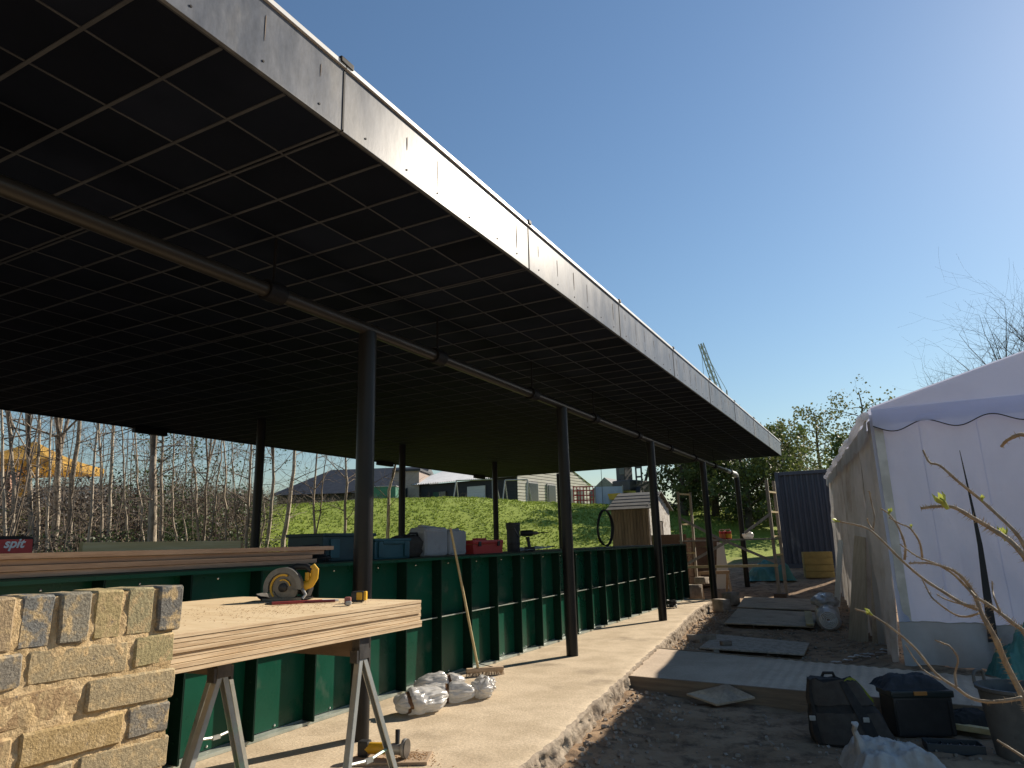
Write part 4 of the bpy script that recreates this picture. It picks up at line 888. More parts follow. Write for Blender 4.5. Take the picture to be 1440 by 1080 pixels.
# ================================================================ objects
m_ply = M('plywood_face', (.62, .47, .28), (.70, .55, .35), scale=3, stretch=(1, 6, 1), rough=.75, c3=(.50, .35, .19), c3scale=2, c3ramp=(.58, .75), fine=.08, bscale=25)
m_plyedge = M('plywood_edge', (.50, .35, .20), (.68, .52, .33), scale=14, stretch=(.3, .3, 9), rough=.85, ramp=(.4, .6), fine=.12)
m_steel = M('galvanised_steel', (.46, .48, .46), (.36, .38, .36), scale=9, rough=.42, metal=.55, c3=(.36, .50, .40), c3scale=3, c3ramp=(.58, .66))
m_timber = M('sawn_timber', (.36, .26, .17), (.46, .34, .23), scale=3, stretch=(4, .5, 9), rough=.85, var=.18, fine=.1)
m_timber_r = M('reddish_timber', (.35, .225, .145), (.45, .31, .21), scale=3, stretch=(5, .5, 9), rough=.8, var=.2, fine=.12)
m_timber_l = M('pale_timber', (.55, .42, .20), (.62, .50, .28), scale=3, stretch=(5, .5, 9), rough=.85, var=.1)
m_timber_g = M('grey_scaffold_timber', (.27, .23, .185), (.37, .32, .26), scale=4, stretch=(4, 4, .8), rough=.9, var=.2, fine=.12)
m_oldply = M('dirty_floor_ply', (.43, .34, .24), (.52, .42, .30), scale=2.5, rough=.9, c3=(.26, .21, .165), c3scale=2.2, c3ramp=(.5, .7), fine=.2, bscale=30)
m_timber_p = M('beige_board', (.50, .42, .31), (.40, .33, .24), scale=4, rough=.9, stretch=(4, 4, .7), fine=.12)
m_dust = M('dusty_board', (.52, .445, .355), (.38, .32, .25), scale=14, rough=.95, ramp=(.42, .58), fine=.25, bscale=60)
m_yel = M('yellow_tool_plastic', (.62, .36, .02), (.55, .31, .015), scale=12, rough=.45)
m_blk = M('black_tool_plastic', (.014, .014, .016), (.022, .022, .024), scale=12, rough=.5)
m_alu = M('cast_magnesium', (.42, .42, .40), (.34, .34, .33), scale=15, rough=.45, metal=.4)
m_dksteel = M('dark_steel', (.10, .095, .09), (.16, .15, .14), scale=12, rough=.4, metal=.7)
m_redp = M('red_marker', (.36, .06, .05), (.30, .05, .045), scale=10, rough=.5)
m_white = M('white_plastic', (.75, .75, .73), rough=.4)
m_plastic_wrap = M('white_plastic_wrap', (.80, .79, .77), (.64, .63, .61), scale=5, rough=.16, trans=.42, bump=.35, bscale=14, coat=.5, bdist=.02)
m_tape = M('brown_tape', (.20, .10, .045), (.15, .075, .035), scale=9, rough=.3)
m_teal = M('teal_plastic', (.02, .085, .10), (.03, .11, .125), scale=6, rough=.5)
m_teal_d = M('dark_teal_plastic', (.012, .04, .045), (.018, .055, .06), scale=6, rough=.55)
m_greycard = M('grey_card', (.42, .41, .40), (.36, .35, .345), scale=4, rough=.85, c3=(.30, .29, .28), c3scale=3)
m_bagblk = M('black_canvas', (.018, .017, .016), (.03, .028, .026), scale=18, rough=.9, bump=.4, bscale=90, bdist=.004)
m_bagbrn = M('brown_canvas', (.045, .036, .028), (.06, .05, .04), scale=14, rough=.9, bump=.4, bscale=90, bdist=.004)
m_lime_f = M('lime_lining', (.30, .34, .03), (.24, .28, .03), scale=8, rough=.8, trans=.2)
m_tealtarp = M('teal_tarp', (.06, .22, .19), (.10, .28, .24), scale=3, rough=.5, bump=.5, bscale=6, trans=.15, bdist=.04)
m_rubber = M('grey_rubber', (.10, .095, .085), (.15, .14, .125), scale=6, rough=.75, c3=(.07, .065, .06), c3scale=5)
m_stone = M('rubble', (.34, .29, .235), (.20, .165, .13), scale=7, rough=.95, bump=.7, bscale=25, var=.25)
m_brown = M('brown_board', (.14, .085, .055), (.19, .12, .08), scale=4, rough=.85, var=.15)

def corner_board(name, cs, th, mat, label, cat, group=None):
    cs = [Vector(c) for c in cs]; n = (cs[1]-cs[0]).cross(cs[3]-cs[0]).normalized()
    if n.z < 0: n = -n; cs = cs[::-1]
    mb = MB(); mb.add(cs+[c-n*th for c in cs], [(0, 1, 2, 3), (7, 6, 5, 4), (0, 4, 5, 1), (1, 5, 6, 2), (2, 6, 7, 3), (3, 7, 4, 0)])
    return single(name, mb, mat, label, cat, group, False)
def plank(mb, a, b, w, t, up=(0, 0, 1)):
    """square timber from a to b; w across, t along up"""
    a, b = Vector(a), Vector(b); d = (b-a).normalized(); u = Vector(up); s = d.cross(u).normalized(); u = s.cross(d)
    P = [p+s*x*w/2+u*y*t/2 for p in (a, b) for x, y in ((-1, -1), (1, -1), (1, 1), (-1, 1))]
    return mb.add(P, [(3, 2, 1, 0), (4, 5, 6, 7), (0, 1, 5, 4), (1, 2, 6, 5), (2, 3, 7, 6), (3, 0, 4, 7)])

# ---- plywood sheets on two trestles
ORD = ['topmost', 'second from the top', 'third from the top', 'fourth from the top', 'fifth from the top', 'sixth from the top', 'seventh from the top', 'lowest']
rr = random.Random(3); T = .0182; z = 1.05
for i, w in enumerate(ORD):
    jx, jy = (rr.uniform(-.006, .006), rr.uniform(-.008, .008)) if i else (0, 0)
    mb = MB(); mb.bbox((-3.18+jx, 2.155+jy, z-T/2), (1.53, 2.43, T-.0022), .0012, RZ(-.025))
    o = single('plywood_sheet', mb, m_ply, '%s plywood sheet of the stack lying on the two trestles' % w, 'plywood', 'plywood sheets stacked on the trestles')
    o.data.materials.append(m_plyedge)
    for p in o.data.polygons:
        if abs(p.normal.z) < .7: p.material_index = 1
    z -= T
ZS = z
def trestle(y0, f0, f1, label, e0=-2.42):
    t_ = thing('folding_trestle', label, 'trestle', (-2.95, y0, 0), 'steel trestles under the plywood stack')
    mb = MB(); mb.box(((e0-3.48)/2, y0, ZS-.0475), (e0+3.48, .055, .093)); bm_ = part('head_beam', mb, M('dark_beam', (.10, .075, .05), (.14, .105, .075), scale=4, rough=.8, stretch=(1, 6, 6)) if 'dark_beam' not in bpy.data.materials else bpy.data.materials['dark_beam'], t_)
    for ex, s in ((e0, 1), (-3.48, -1)):
        mb = MB(); mb.bbox((ex-.02*s, y0, ZS-.05), (.05, .075, .112), .004); mb.box((ex-.02*s, y0-.046, ZS-.09), (.045, .014, .06)); mb.box((ex-.02*s, y0+.046, ZS-.09), (.045, .014, .06)); part('leg_bracket', mb, m_dksteel, t_)
        for fy, k in ((f0, -1), (f1, 1)):
            a, b = Vector((ex-.02*s, y0+k*.02, ZS-.085)), Vector((ex+.05*s, fy, 0)); d = (b-a).normalized(); sx = Vector((1, 0, 0)); sy = d.cross(sx).normalized()
            mb = MB()
            for (cx, cy, wx, wy) in ((0, 0, .032, .004), (-.015, .012, .004, .024), (.015, .012, .004, .024)):       # folded channel section
                P = [p+sx*(cx+x*wx/2)+sy*k*(cy+y*wy/2) for p in (a, b) for x, y in ((-1, -1), (1, -1), (1, 1), (-1, 1))]
                mb.add(P, [(3, 2, 1, 0), (4, 5, 6, 7), (0, 1, 5, 4), (1, 2, 6, 5), (2, 3, 7, 6), (3, 0, 4, 7)])
            l = part('leg', mb, m_steel, t_); mb = MB(); mb.bbox((b.x, b.y, .009), (.06, .05, .018), .004); part('foot', mb, m_blk, l)
        pa_, pb_ = Vector((ex+.02*s, lerp(y0, f0, .62), ZS*.38)), Vector((ex+.02*s, lerp(y0, f1, .62), ZS*.38))
        mb = MB(); mb.tube([pa_, (pa_+pb_)/2-Vector((0, 0, .02)), pb_], .008, 6); mb.box((pa_+pb_)/2-Vector((0, 0, .02)), (.02, .05, .02)); part('spreader', mb, m_steel, t_)
trestle(2.90, 2.68, 3.22, 'galvanised steel trestle under the far end of the plywood stack'); trestle(2.28, 1.92, 2.50, 'galvanised steel trestle under the plywood stack next to the brick wall', -2.70)

# ---- circular saw
sw = thing('circular_saw', 'cordless circular saw with yellow handle standing on the plywood stack', 'circular saw', (-3.27, 3.19, 1.051), rz=.42)
def lp(name, mb, mat, par, smooth='auto'): return part(name, mb, mat, par, smooth, True)
mb = MB(); mb.grid(16, 3, lambda u, v: (lerp(-.165, .145, u), lerp(-.07, .09, v), .004+.035*max(0, (.14-u)/.14)**1.5)); mb.grid(16, 3, lambda u, v: (lerp(-.165, .145, u), lerp(-.07, .09, v), .0075+.035*max(0, (.14-u)/.14)**1.5))
mb.box((0, -.071, .008), (.24, .003, .014)); mb.box((0.02, .091, .008), (.22, .003, .014)); lp('base_plate', mb, m_dksteel, sw)
def disc(mb, c, r0, r1, a0, a1, y0, y1, n=28):
    def ring(y, r): return [(c[0]+r*cos(lerp(a0, a1, i/n)), y, c[1]+r*sin(lerp(a0, a1, i/n))) for i in range(n+1)]
    A, B, C_, D_ = ring(y0, r0), ring(y0, r1), ring(y1, r1), ring(y1, r0); V = A+B+C_+D_; k = n+1; F = []
    for i in range(n):
        for q in range(4): F.append((q*k+i, q*k+i+1, ((q+1) % 4)*k+i+1, ((q+1) % 4)*k+i))
    mb.add(V, F); return mb
mb = MB(); disc(mb, (-.005, .075), .088, .118, -.12, pi+.25, -.062, -.02); disc(mb, (-.005, .075), .02, .118, -.1, pi+.2, -.024, -.018); g_ = lp('blade_guard', mb, M('dark_magnesium', (.17, .17, .165), (.12, .12, .12), scale=15, rough=.4, metal=.3), sw)
mb = MB(); disc(mb, (-.005, .075), .006, .088, 0, 2*pi, -.046, -.043, 40); b_ = lp('blade', mb, m_dksteel, sw)
mb = MB(); disc(mb, (-.005, .075), .068, .079, 1.2, 3.9, -.056, -.048); disc(mb, (-.005, .075), .042, .049, .2, 2.0, -.056, -.048); lp('guard_stripe', mb, m_yel, g_)
mb = MB(); mb.lathe([(0, 0), (.026, 0), (.026, .012), (.014, .018), (0, .018)], 16, (-.005, -.046, .075), RX(pi/2)); lp('blade_bolt', mb, m_blk, b_)
mb = MB(); disc(mb, (-.005, .075), .058, .096, 3.5, 6.1, -.054, -.034); lp('lower_guard', mb, m_dksteel, sw)
mb = MB(); mb.bbox((-.005, .03, .085), (.085, .09, .085), .018); mb.lathe([(.0, 0), (.042, 0), (.044, .03), (.036, .07), (0, .072)], 20, (-.005, .06, .085), RX(-pi/2)); lp('motor', mb, m_blk, sw)
mb = MB(); mb.tube([(-.02, .01, .135), (.0, .01, .175), (.055, .008, .196), (.115, .008, .194), (.15, .008, .170)], [.018, .019, .017, .017, .02], 12, flat=1.15); lp('top_handle', mb, m_blk, sw)
mb = MB(); mb.tube([(.148, .008, .196), (.168, .008, .170), (.166, .008, .128), (.142, .008, .092), (.10, .008, .075)], [.017, .02, .019, .021, .026], 10, flat=1.3); lp('rear_handle', mb, m_yel, sw)
mb = MB(); mb.bbox((.125, .01, .135), (.028, .034, .05), .006); lp('trigger_panel', mb, m_yel, sw)
mb = MB(); mb.bbox((.095, .035, .055), (.09, .075, .06), .012, RY(.35)); lp('battery', mb, m_blk, sw)
mb = MB(); mb.tube([(.11, -.03, .06), (.135, -.045, .03), (.12, -.06, .01)], .01, 8); lp('depth_lever', mb, m_alu, sw)
# ---- small things on the sheets
mb = MB(); mb.tube([(-3.04, 2.86, 1.061), (-2.86, 3.06, 1.061)], .009, 7); t_ = thing('carpenter_pencil', 'red carpenter pencil with white end lying in front of the saw', 'pencil', (-2.95, 2.96, 1.05))
part('barrel', mb, m_redp, t_); mb = MB(); mb.tube([(-2.86, 3.06, 1.061), (-2.80, 3.127, 1.060)], [.0088, .007], 7); part('end', mb, m_white, t_); mb = MB(); mb.tube([(-3.04, 2.86, 1.061), (-3.065, 2.832, 1.059)], [.009, .003], 7); part('tip', mb, m_blk, t_)
mb = MB(); mb.tube([(-3.02, 2.90, 1.060), (-2.80, 3.10, 1.060)], .008, 7); single('marker_pen', mb, M('maroon_pen', (.18, .035, .035), rough=.45), 'dark red marker pen lying behind the carpenter pencil', 'pen')
t_ = thing('tape_measure', 'yellow and black tape measure at the right end of the sheets', 'tape measure', (-2.66, 3.13, 1.051), rz=.45)
mb = MB(); mb.bbox((0, 0, .031), (.074, .04, .06), .012); lp('case', mb, m_blk, t_); mb = MB(); mb.bbox((.012, -.001, .034), (.036, .043, .044), .008); lp('label_panel', mb, m_yel, t_); mb = MB(); mb.bbox((.042, 0, .034), (.016, .036, .05), .006); lp('grip', mb, m_yel, t_); mb = MB(); mb.box((-.045, 0, .008), (.02, .022, .004)); lp('hook', mb, m_alu, t_)
t_ = thing('chalk_line', 'small dull red chalk line reel left of the tape measure', 'chalk line', (-2.585, 2.96, 1.051), rz=.6)
mb = MB(); mb.bbox((0, 0, .022), (.035, .03, .042), .008); lp('case', mb, M('dull_red', (.30, .11, .09), rough=.6), t_); mb = MB(); mb.bbox((.006, -.02, .012), (.03, .03, .022), .006); lp('nose', mb, m_alu, t_)
# sawdust on the top sheet
mb = MB(); rr = random.Random(12)
for _ in range(700):
    x, y = rr.gauss(-2.85, .28), rr.gauss(2.7, .34)
    if not (-3.9 < x < -2.46 and 1.0 < y < 3.3): continue
    s = rr.uniform(.0015, .004); mb.box((x, y, 1.0512+s*.2), (s, s*1.4, s*.4), RZ(rr.uniform(0, 3)))
single('sawdust', mb, M('sawdust', (.40, .24, .11), (.30, .17, .08), scale=30, rough=.95), 'brown sawdust crumbs scattered on the top plywood sheet', 'sawdust', kind='stuff', smooth=False)

# ---- long timbers on the counter
zt = ZW+.001
for i, (w, ye, xo, th) in enumerate((('lowest', 4.42, 0, .034), ('second lowest', 4.36, .012, .033), ('third lowest', 4.52, -.006, .033), ('topmost', 4.62, .016, .034))):
    mb = MB(); mb.bbox((-4.32+xo, (ye+1.2)/2, zt+th/2), (.22, ye-1.2, th-.002), .002, RZ(.004*(i-1)))
    single('long_plank', mb, m_timber_r, '%s of the long reddish planks lying on the counter at the left' % w, 'plank', 'long planks stacked on the counter'); zt += th
mb = MB(); mb.bbox((-4.62, 3.34, ZW+.098), (.045, 1.26, .194), .003); single('pale_plank', mb, m_timber_l, 'pale plank set on edge behind the reddish planks', 'plank')
# red and black tool bag with lettering
t_ = thing('tool_bag', 'red and black tool bag with white lettering at the left end of the counter', 'tool bag', (-4.66, 2.07, ZW-.008))
mb = MB(); mb.bbox((-4.66, 2.08, ZW+.115), (.24, .62, .24), .03); part('body', mb, m_bagblk, t_)
mb = MB(); mb.prism([(0, .015), (.20, .015), (.25, .12), (.245, .215), (-.13, .215), (-.10, .11), (-.05, .04)], (-4.538, 2.125, ZW), (0, 1, 0), (0, 0, 1), .004); fp = part('front_panel', mb, m_red, t_, False)
mb = MB(); mb.tube([(-4.66, 2.0, ZW+.23), (-4.66, 2.03, ZW+.29), (-4.66, 2.21, ZW+.29), (-4.66, 2.24, ZW+.23)], .013, 8); part('handle', mb, m_bagblk, t_)
fc = bpy.data.curves.new('lettering', 'FONT'); fc.body = 'spit'; fc.size = .075; fc.shear = .28; fc.extrude = .001; fc.offset = .0022; fc.align_x = 'CENTER'
fo = bpy.data.objects.new('lettering', fc); COL.objects.link(fo); fo.parent = fp; fo.rotation_euler = (pi/2, 0, pi/2); fo.location = Vector((-4.532, 2.268, ZW+.168))-t_.location; fc.materials.append(m_white)
bpy.context.view_layer.update(); _dg = bpy.context.evaluated_depsgraph_get(); _me = bpy.data.meshes.new_from_object(fo.evaluated_get(_dg)); _mx = fo.matrix_basis.copy(); bpy.data.objects.remove(fo); fo = link('lettering', _me, fp); fo.matrix_basis = _mx
# cable heap, crates, boxes and tools on the counter
def cable(name, c, n, r, seed, label, mat, th=.009, flat=.4, hgt=.05, cat='cable'):
    rr = random.Random(seed); pts = []
    for i in range(n*14):
        a = i/14*2*pi; q = r*(.7+.35*fbm(i*.05, seed)); pts.append((c[0]+q*cos(a)*(1+.2*sin(i*.11)), c[1]+q*sin(a)*(1+.3*cos(i*.07)), c[2]+th+hgt*(i/(n*14))+.02*abs(fbm(i*.2, seed+3))))
    mb = MB(); mb.tube(pts, th, 6); return single(name, mb, mat, label, cat)
cable('cable_heap', (-4.55, 4.78, ZW), 7, .13, 5, 'heap of dark cable at the right end of the reddish planks', m_blk, .011, hgt=.13)
cable('cable_bundle', (-3.98, 14.2, .0), 6, .12, 9, 'tangle of black cable on the slab near the second-last front column', m_blk, .012, hgt=.14)
t_ = thing('storage_crate', 'large dark teal crate on the counter left behind the nearest column', 'crate', (-4.72, 5.2, ZW-.008)); 
mb = MB(); mb.bbox((-4.72, 5.16, ZW+.12), (.44, .72, .25), .018); part('body', mb, m_teal_d, t_); mb = MB(); mb.bbox((-4.72, 5.16, ZW+.235), (.47, .75, .03), .008); part('rim', mb, m_teal_d, t_)
for y in (4.95, 5.38): mb = MB(); mb.bbox((-4.495, y, ZW+.11), (.014, .12, .17), .004); part('rib', mb, m_teal, t_)
t_ = thing('tool_case', 'teal plastic tool case with recessed front right of the nearest column', 'tool case', (-4.62, 5.78, ZW-.008)); 
mb = MB(); mb.bbox((-4.64, 5.77, ZW+.085), (.36, .58, .185), .02); part('body', mb, m_teal, t_); mb = MB(); mb.bbox((-4.64, 5.77, ZW+.182), (.38, .60, .03), .012); part('lid', mb, m_teal, t_)
for y in (5.56, 5.98): mb = MB(); mb.bbox((-4.452, y, ZW+.09), (.02, .07, .15), .006); part('corner_post', mb, m_teal, t_)
mb = MB(); mb.bbox((-4.452, 5.77, ZW+.155), (.02, .34, .03), .006); part('handle', mb, m_teal, t_)
def blob(c, d, seed, amp=.12, nu=28, nv=18, flatb=.0, freq=2.2, pw=2.0):
    mb = MB(); c = Vector(c)
    def f(u, v):
        th, ph = 2*pi*u, pi*v; k = 1+amp*fbm(cos(th)*sin(ph)*freq, sin(th)*sin(ph)*freq, cos(ph)*freq+seed*7, 5)
        sg = lambda q: math.copysign(abs(q)**(2/pw), q)
        x, y, z = sg(cos(th)*sin(ph)), sg(sin(th)*sin(ph)), sg(cos(ph))
        return (c.x+x*d[0]/2*k, c.y+y*d[1]/2*k, max(c.z+z*d[2]/2*k, c.z-d[2]/2*(1-flatb)))
    mb.grid(nu, nv, f, True); return mb
t_ = thing('canvas_bag', 'slumped dark canvas bag between the teal case and the grey boxes', 'bag', (-4.66, 6.26, ZW-.008)); part('body', blob((-4.68, 6.26, ZW+.105), (.34, .5, .26), 3, .22, flatb=.12, pw=2.6), m_bagbrn, t_, True)
mb = MB(); mb.tube([(-4.6, 6.12, ZW+.2), (-4.56, 6.2, ZW+.25), (-4.56, 6.32, ZW+.25), (-4.6, 6.4, ZW+.2)], .012, 7); part('strap', mb, m_bagblk, t_)
t_ = thing('paper_sack', 'upright grey paper sack left of the pair beside the broom handle', 'sack', (-4.55, 6.62, ZW-.008), 'grey paper sacks on the counter'); part('body', blob((-4.60, 6.60, ZW+.155), (.24, .46, .32), 8, .05, 60, 40, flatb=.02, pw=9, freq=3.5), m_greycard, t_, True); mb = MB(); mb.bbox((-4.60, 6.58, ZW+.313), (.07, .30, .04), .008, RX(-.06)); part('folded_top', mb, m_greycard, t_)
t_ = thing('paper_sack', 'shorter grey paper sack next to the red toolbox', 'sack', (-4.55, 7.05, ZW-.008), 'grey paper sacks on the counter'); part('body', blob((-4.60, 7.06, ZW+.14), (.22, .38, .29), 12, .05, 60, 40, flatb=.02, pw=9, freq=3.5), m_greycard, t_, True); mb = MB(); mb.bbox((-4.60, 7.06, ZW+.288), (.03, .33, .03), .006, RX(.05)); part('folded_top', mb, m_greycard, t_)
t_ = thing('red_toolbox', 'bright red plastic toolbox on the counter', 'toolbox', (-4.55, 7.68, ZW-.008))
mb = MB(); mb.prism([(-.36, 0), (.36, 0), (.38, .11), (-.38, .11)], (-4.70, 7.68, ZW+.001), (0, 1, 0), (0, 0, 1), .26); part('tray', mb, m_red, t_, False); mb = MB(); mb.bbox((-4.57, 7.68, ZW+.139), (.28, .77, .055), .02); part('lid', mb, m_red, t_)
mb = MB(); mb.bbox((-4.57, 7.68, ZW+.175), (.06, .26, .03), .008); part('handle', mb, m_red, t_)
for y in (7.45, 7.92): mb = MB(); mb.bbox((-4.428, y, ZW+.118), (.014, .06, .06), .004); part('latch', mb, m_blk, t_)
t_ = thing('black_tub', 'tall black ribbed tub standing on the counter', 'tub', (-4.55, 8.56, ZW-.008)); mb = MB(); mb.lathe([(.085, 0), (.088, .01), (.088, .10), (.094, .105), (.094, .12), (.089, .125), (.09, .30), (.098, .305), (.098, .345), (.09, .35)], 28, (-4.55, 8.56, ZW+.001)); part('body', mb, m_blk, t_)
mb = MB(); mb.lathe([(.1, .35), (.1, .385), (.094, .392)], 28, (-4.55, 8.56, ZW+.001)); part('lid', mb, m_blk, t_); mb = MB(); mb.tube([(-4.55+.1*cos(a), 8.56+.1*sin(a), ZW+.32-.12*sin(i/12*pi)) for i, a in enumerate([-.9+1.8*k/12 for k in range(13)])], .005, 6); part('bail_handle', mb, m_dksteel, t_)
t_ = thing('cordless_drill', 'black cordless drill standing on its battery on the counter', 'drill', (-4.52, 9.0, ZW+.001), rz=-1.09)
mb = MB(); mb.bbox((0, 0, .03), (.09, .15, .06), .012); lp('battery', mb, m_blk, t_); mb = MB(); mb.tube([(0, -.005, .05), (0, -.018, .13), (0, -.03, .2)], [.026, .022, .03], 12, flat=1.2); lp('grip', mb, m_blk, t_)
mb = MB(); mb.tube([(0, -.13, .25), (0, -.11, .25), (0, .02, .25), (0, .05, .25)], [.03, .042, .045, .036], 18); lp('motor_body', mb, m_blk, t_); mb = MB(); mb.tube([(0, .05, .25), (0, .10, .25), (0, .125, .25)], [.026, .026, .014], 16); lp('chuck', mb, m_dksteel, t_); mb = MB(); mb.tube([(0, .12, .25), (0, .26, .25)], .007, 8); lp('drill_bit', mb, m_dksteel, t_)
mb = MB(); mb.grid(14, 10, lambda u, v: (lerp(-4.9, -4.45, v), lerp(8.78, 9.75, u), ZW+.012+.035*abs(fbm(u*4, v*3, 2))+.03*u)); single('white_sheet', mb, m_white, 'crumpled white plastic sheet lying behind the drill', 'plastic sheet', smooth=True)
# cable hoop hung from the soffit
t_ = thing('hanging_cable_hoop', 'hoop of black cable hanging on a thin cord from the soffit', 'cable', (-4.9, 13.06, 1.25)); mb = MB(); rr = random.Random(2)
for k in range(4):
    ph = rr.uniform(0, 6); pts = []
    for i in range(33):
        a = 2*pi*i/32+pi/2; w = .19+.012*sin(ph+a*2); h = .345+.01*cos(ph+a)
        pts.append((-4.9+.5*w*cos(a)+.012*k, 13.06+.86*w*cos(a)*(1-.25*max(0, sin(a))), 1.60+h*sin(a)))
    mb.tube(pts, .011, 7)
part('coil', mb, m_blk, t_); mb = MB(); mb.tube([(-4.9, 13.06, 1.94), (-4.9, 13.06, 3.49)], .005, 6); part('cord', mb, m_blk, t_)
# broom
t_ = thing('broom', 'yard broom leaning against the green counter', 'broom', (-3.96, 6.62, 0)); mb = MB(); mb.tube([(-3.965, 6.60, .07), (-4.14, 6.35, 1.53)], .0135, 12); part('handle', mb, m_timber_l, t_)
mb = MB(); mb.bbox((-3.92, 6.66, .062), (.40, .065, .042), .01, RZ(.75)); part('head', mb, m_timber, t_)
mb = MB(); rr = random.Random(4); R_ = RZ(.75)
for i in range(46):
    for j in range(3):
        p = R_ @ Vector((-.19+.38*i/45, -.022+.022*j, 0)); mb.tube([(-3.92+p.x, 6.66+p.y, .045), (-3.92+p.x*1.04+rr.uniform(-.006, .006), 6.66+p.y*1.1+rr.uniform(-.01, .01), .001)], .0025, 3, cap=False)
part('bristles', mb, m_timber, t_, False)
for s in (-1, 1): mb = MB(); mb.tube([(-3.97, 6.59, .13), (-3.92+R_.col[0].x*.09*s, 6.66+R_.col[0].y*.09*s, .08)], .005, 6); part('brace', mb, m_blk, t_)
# plastic-wrapped bundles
def bundle(c, d, rz, seed, label, bands):
    t_ = thing('wrapped_bundle', label, 'bundle', (c[0], c[1], 0), 'plastic-wrapped bundles on the slab', rz)
    mb = MB()
    def f(u, v):
        th = 2*pi*u; x = lerp(-1, 1, v); prof = (1-abs(x)**3.2)**.45 if abs(x) < 1 else 0
        pinch = 1-sum(.2*math.exp(-((x-b)/.10)**2) for b in bands)
        k = prof*pinch*(1.0+.26*fbm(cos(th)*1.2, sin(th)*1.2, x*1.6+seed, 2)+.26*(.3-abs(fbm(cos(th)*2.6, sin(th)*2.6, x*.9+seed, 2)))+.12*(.25-abs(fbm(cos(th)*7, sin(th)*7, x*1.6+seed, 2)))); tail = .12*ss(.75, 1, x)
        return (x*d[0]/2*(1.0+.04*sin(th*3)), cos(th)*d[1]/2*(k+tail), max(.002, d[2]/2+sin(th)*d[2]/2*(k+tail)))
    mb.grid(84, 80, f, True); lp('wrap', mb, m_plastic_wrap, t_, True)
    for b in bands:
        mb = MB()
        def g(u, v, b=b):
            p = f(u, (b+lerp(-.055, .055, v)+1)/2); q = Vector((0, p[1], p[2]-d[2]/2)); q = q*1.05; return (p[0], q.y, max(.004, q.z+d[2]/2))
        mb.grid(40, 4, g, True); lp('tape_band', mb, m_tape, t_, True)
bundle((-3.60, 5.06), (.46, .27, .19), 1.1, 3, 'nearest plastic-wrapped bundle with a brown tape band', (-.62,)); bundle((-3.62, 5.46), (.50, .23, .16), .6, 8, 'plastic-wrapped bundle in the middle with tape at its neck', (.05,))
bundle((-3.86, 5.72), (.48, .22, .18), .9, 15, 'plastic-wrapped bundle lying furthest back by the counter', (.3,)); bundle((-3.42, 5.78), (.36, .22, .17), 1.9, 22, 'short upright-ended bundle furthest right of the group', (-.3, .35))
# angle grinder on a scrap board
mb = MB(); mb.bbox((-3.02, 3.92, .011), (.50, .24, .018), .002, RZ(.45)); single('scrap_board', mb, m_timber, 'scrap board on the slab under the angle grinder', 'board')
t_ = thing('angle_grinder', 'yellow angle grinder lying on the scrap board behind the trestle', 'angle grinder', (-3.03, 3.90, .021), rz=.25)
mb = MB(); mb.tube([(-.17, 0, .05), (-.15, 0, .05), (-.03, 0, .052), (.02, 0, .052)], [.03, .036, .036, .034], 16); lp('body', mb, m_yel, t_); mb = MB(); mb.bbox((-.17, 0, .05), (.075, .07, .095), .014); lp('battery', mb, m_blk, t_)
mb = MB(); mb.tube([(.02, 0, .052), (.05, 0, .052), (.095, 0, .05)], [.034, .036, .03], 16); lp('gear_head', mb, m_alu, t_); mb = MB(); mb.lathe([(0, 0), (.055, 0), (.058, .004), (.058, .02), (.05, .022)], 24, (.10, 0, .058), RY(pi/2)); lp('disc_guard', mb, m_alu, t_)
mb = MB(); mb.lathe([(0, 0), (.057, 0), (.057, .003), (0, .003)], 24, (.126, 0, .058), RY(pi/2)); lp('disc', mb, m_dksteel, t_); mb = MB(); mb.tube([(.06, .0, .08), (.05, .03, .16)], [.014, .016], 10); lp('side_handle', mb, m_blk, t_)
mb = MB(); rr = random.Random(5)
for _ in range(300):
    x, y = rr.gauss(-2.93, .1), rr.gauss(4.0, .07); s = rr.uniform(.003, .008); mb.box((x, y, .0215 if abs((x+3.02)*.435-(y-3.92)*.9) < .1 and abs((x+3.02)*.9+(y-3.92)*.435) < .23 else .0025), (s, s*1.3, s*.4), RZ(rr.uniform(0, 3)))
single('wood_chips', mb, bpy.data.materials['sawdust'], 'orange wood chips spilled round the angle grinder', 'wood chips', kind='stuff', smooth=False)

# ---- right of the slab: boards, rubble, roll, leaning boards
corner_board('offcut_board', [(-1.596, 6.935, -.155), (-1.912, 7.09, -.115), (-1.538, 7.19, -.02), (-1.278, 7.12, -.105)], .018, m_oldply, 'small square board tilted against the edge of the concrete path', 'board')
corner_board('floor_sheet', [(-2.50, 10.15, -.13), (-2.58, 11.62, -.135), (-1.16, 11.06, -.135), (-1.13, 9.97, -.13)], .02, m_dust, 'dusty speckled board lying on the earth just beyond the path', 'board')
def onground(x, y, d=.07): return (x, y, ground_h(x, y)+d)
corner_board('floor_sheet', [onground(-2.70, 12.87), onground(-2.92, 15.35), onground(-1.40, 15.5), onground(-1.27, 13.0)], .018, m_oldply, 'nearer of the two large plywood sheets on the earth', 'plywood', 'large floor sheets')
corner_board('floor_sheet', [onground(-2.95, 15.45, .09), onground(-3.2, 17.8, .08), onground(-1.62, 18.0, .08), onground(-1.45, 15.6, .09)], .018, m_oldply, 'farther of the two large plywood sheets, by the scaffold foot', 'plywood', 'large floor sheets')
def rock(c, s, seed, label, mat=m_stone, cat='stone', group=None):
    mb = MB(); mb.addbm(rough_block(s, seed, .03*max(s)), c, RZ(seed*1.7)); return single('stone_block', mb, mat, label, cat, group, True)
rock((-2.66, 10.95, -.11), (.10, .42, .09), 3, 'long broken stone beside the dusty board'); rock((-2.2, 10.45, -.10), (.10, .14, .06), 5, 'small pale stone lying on the dusty board')
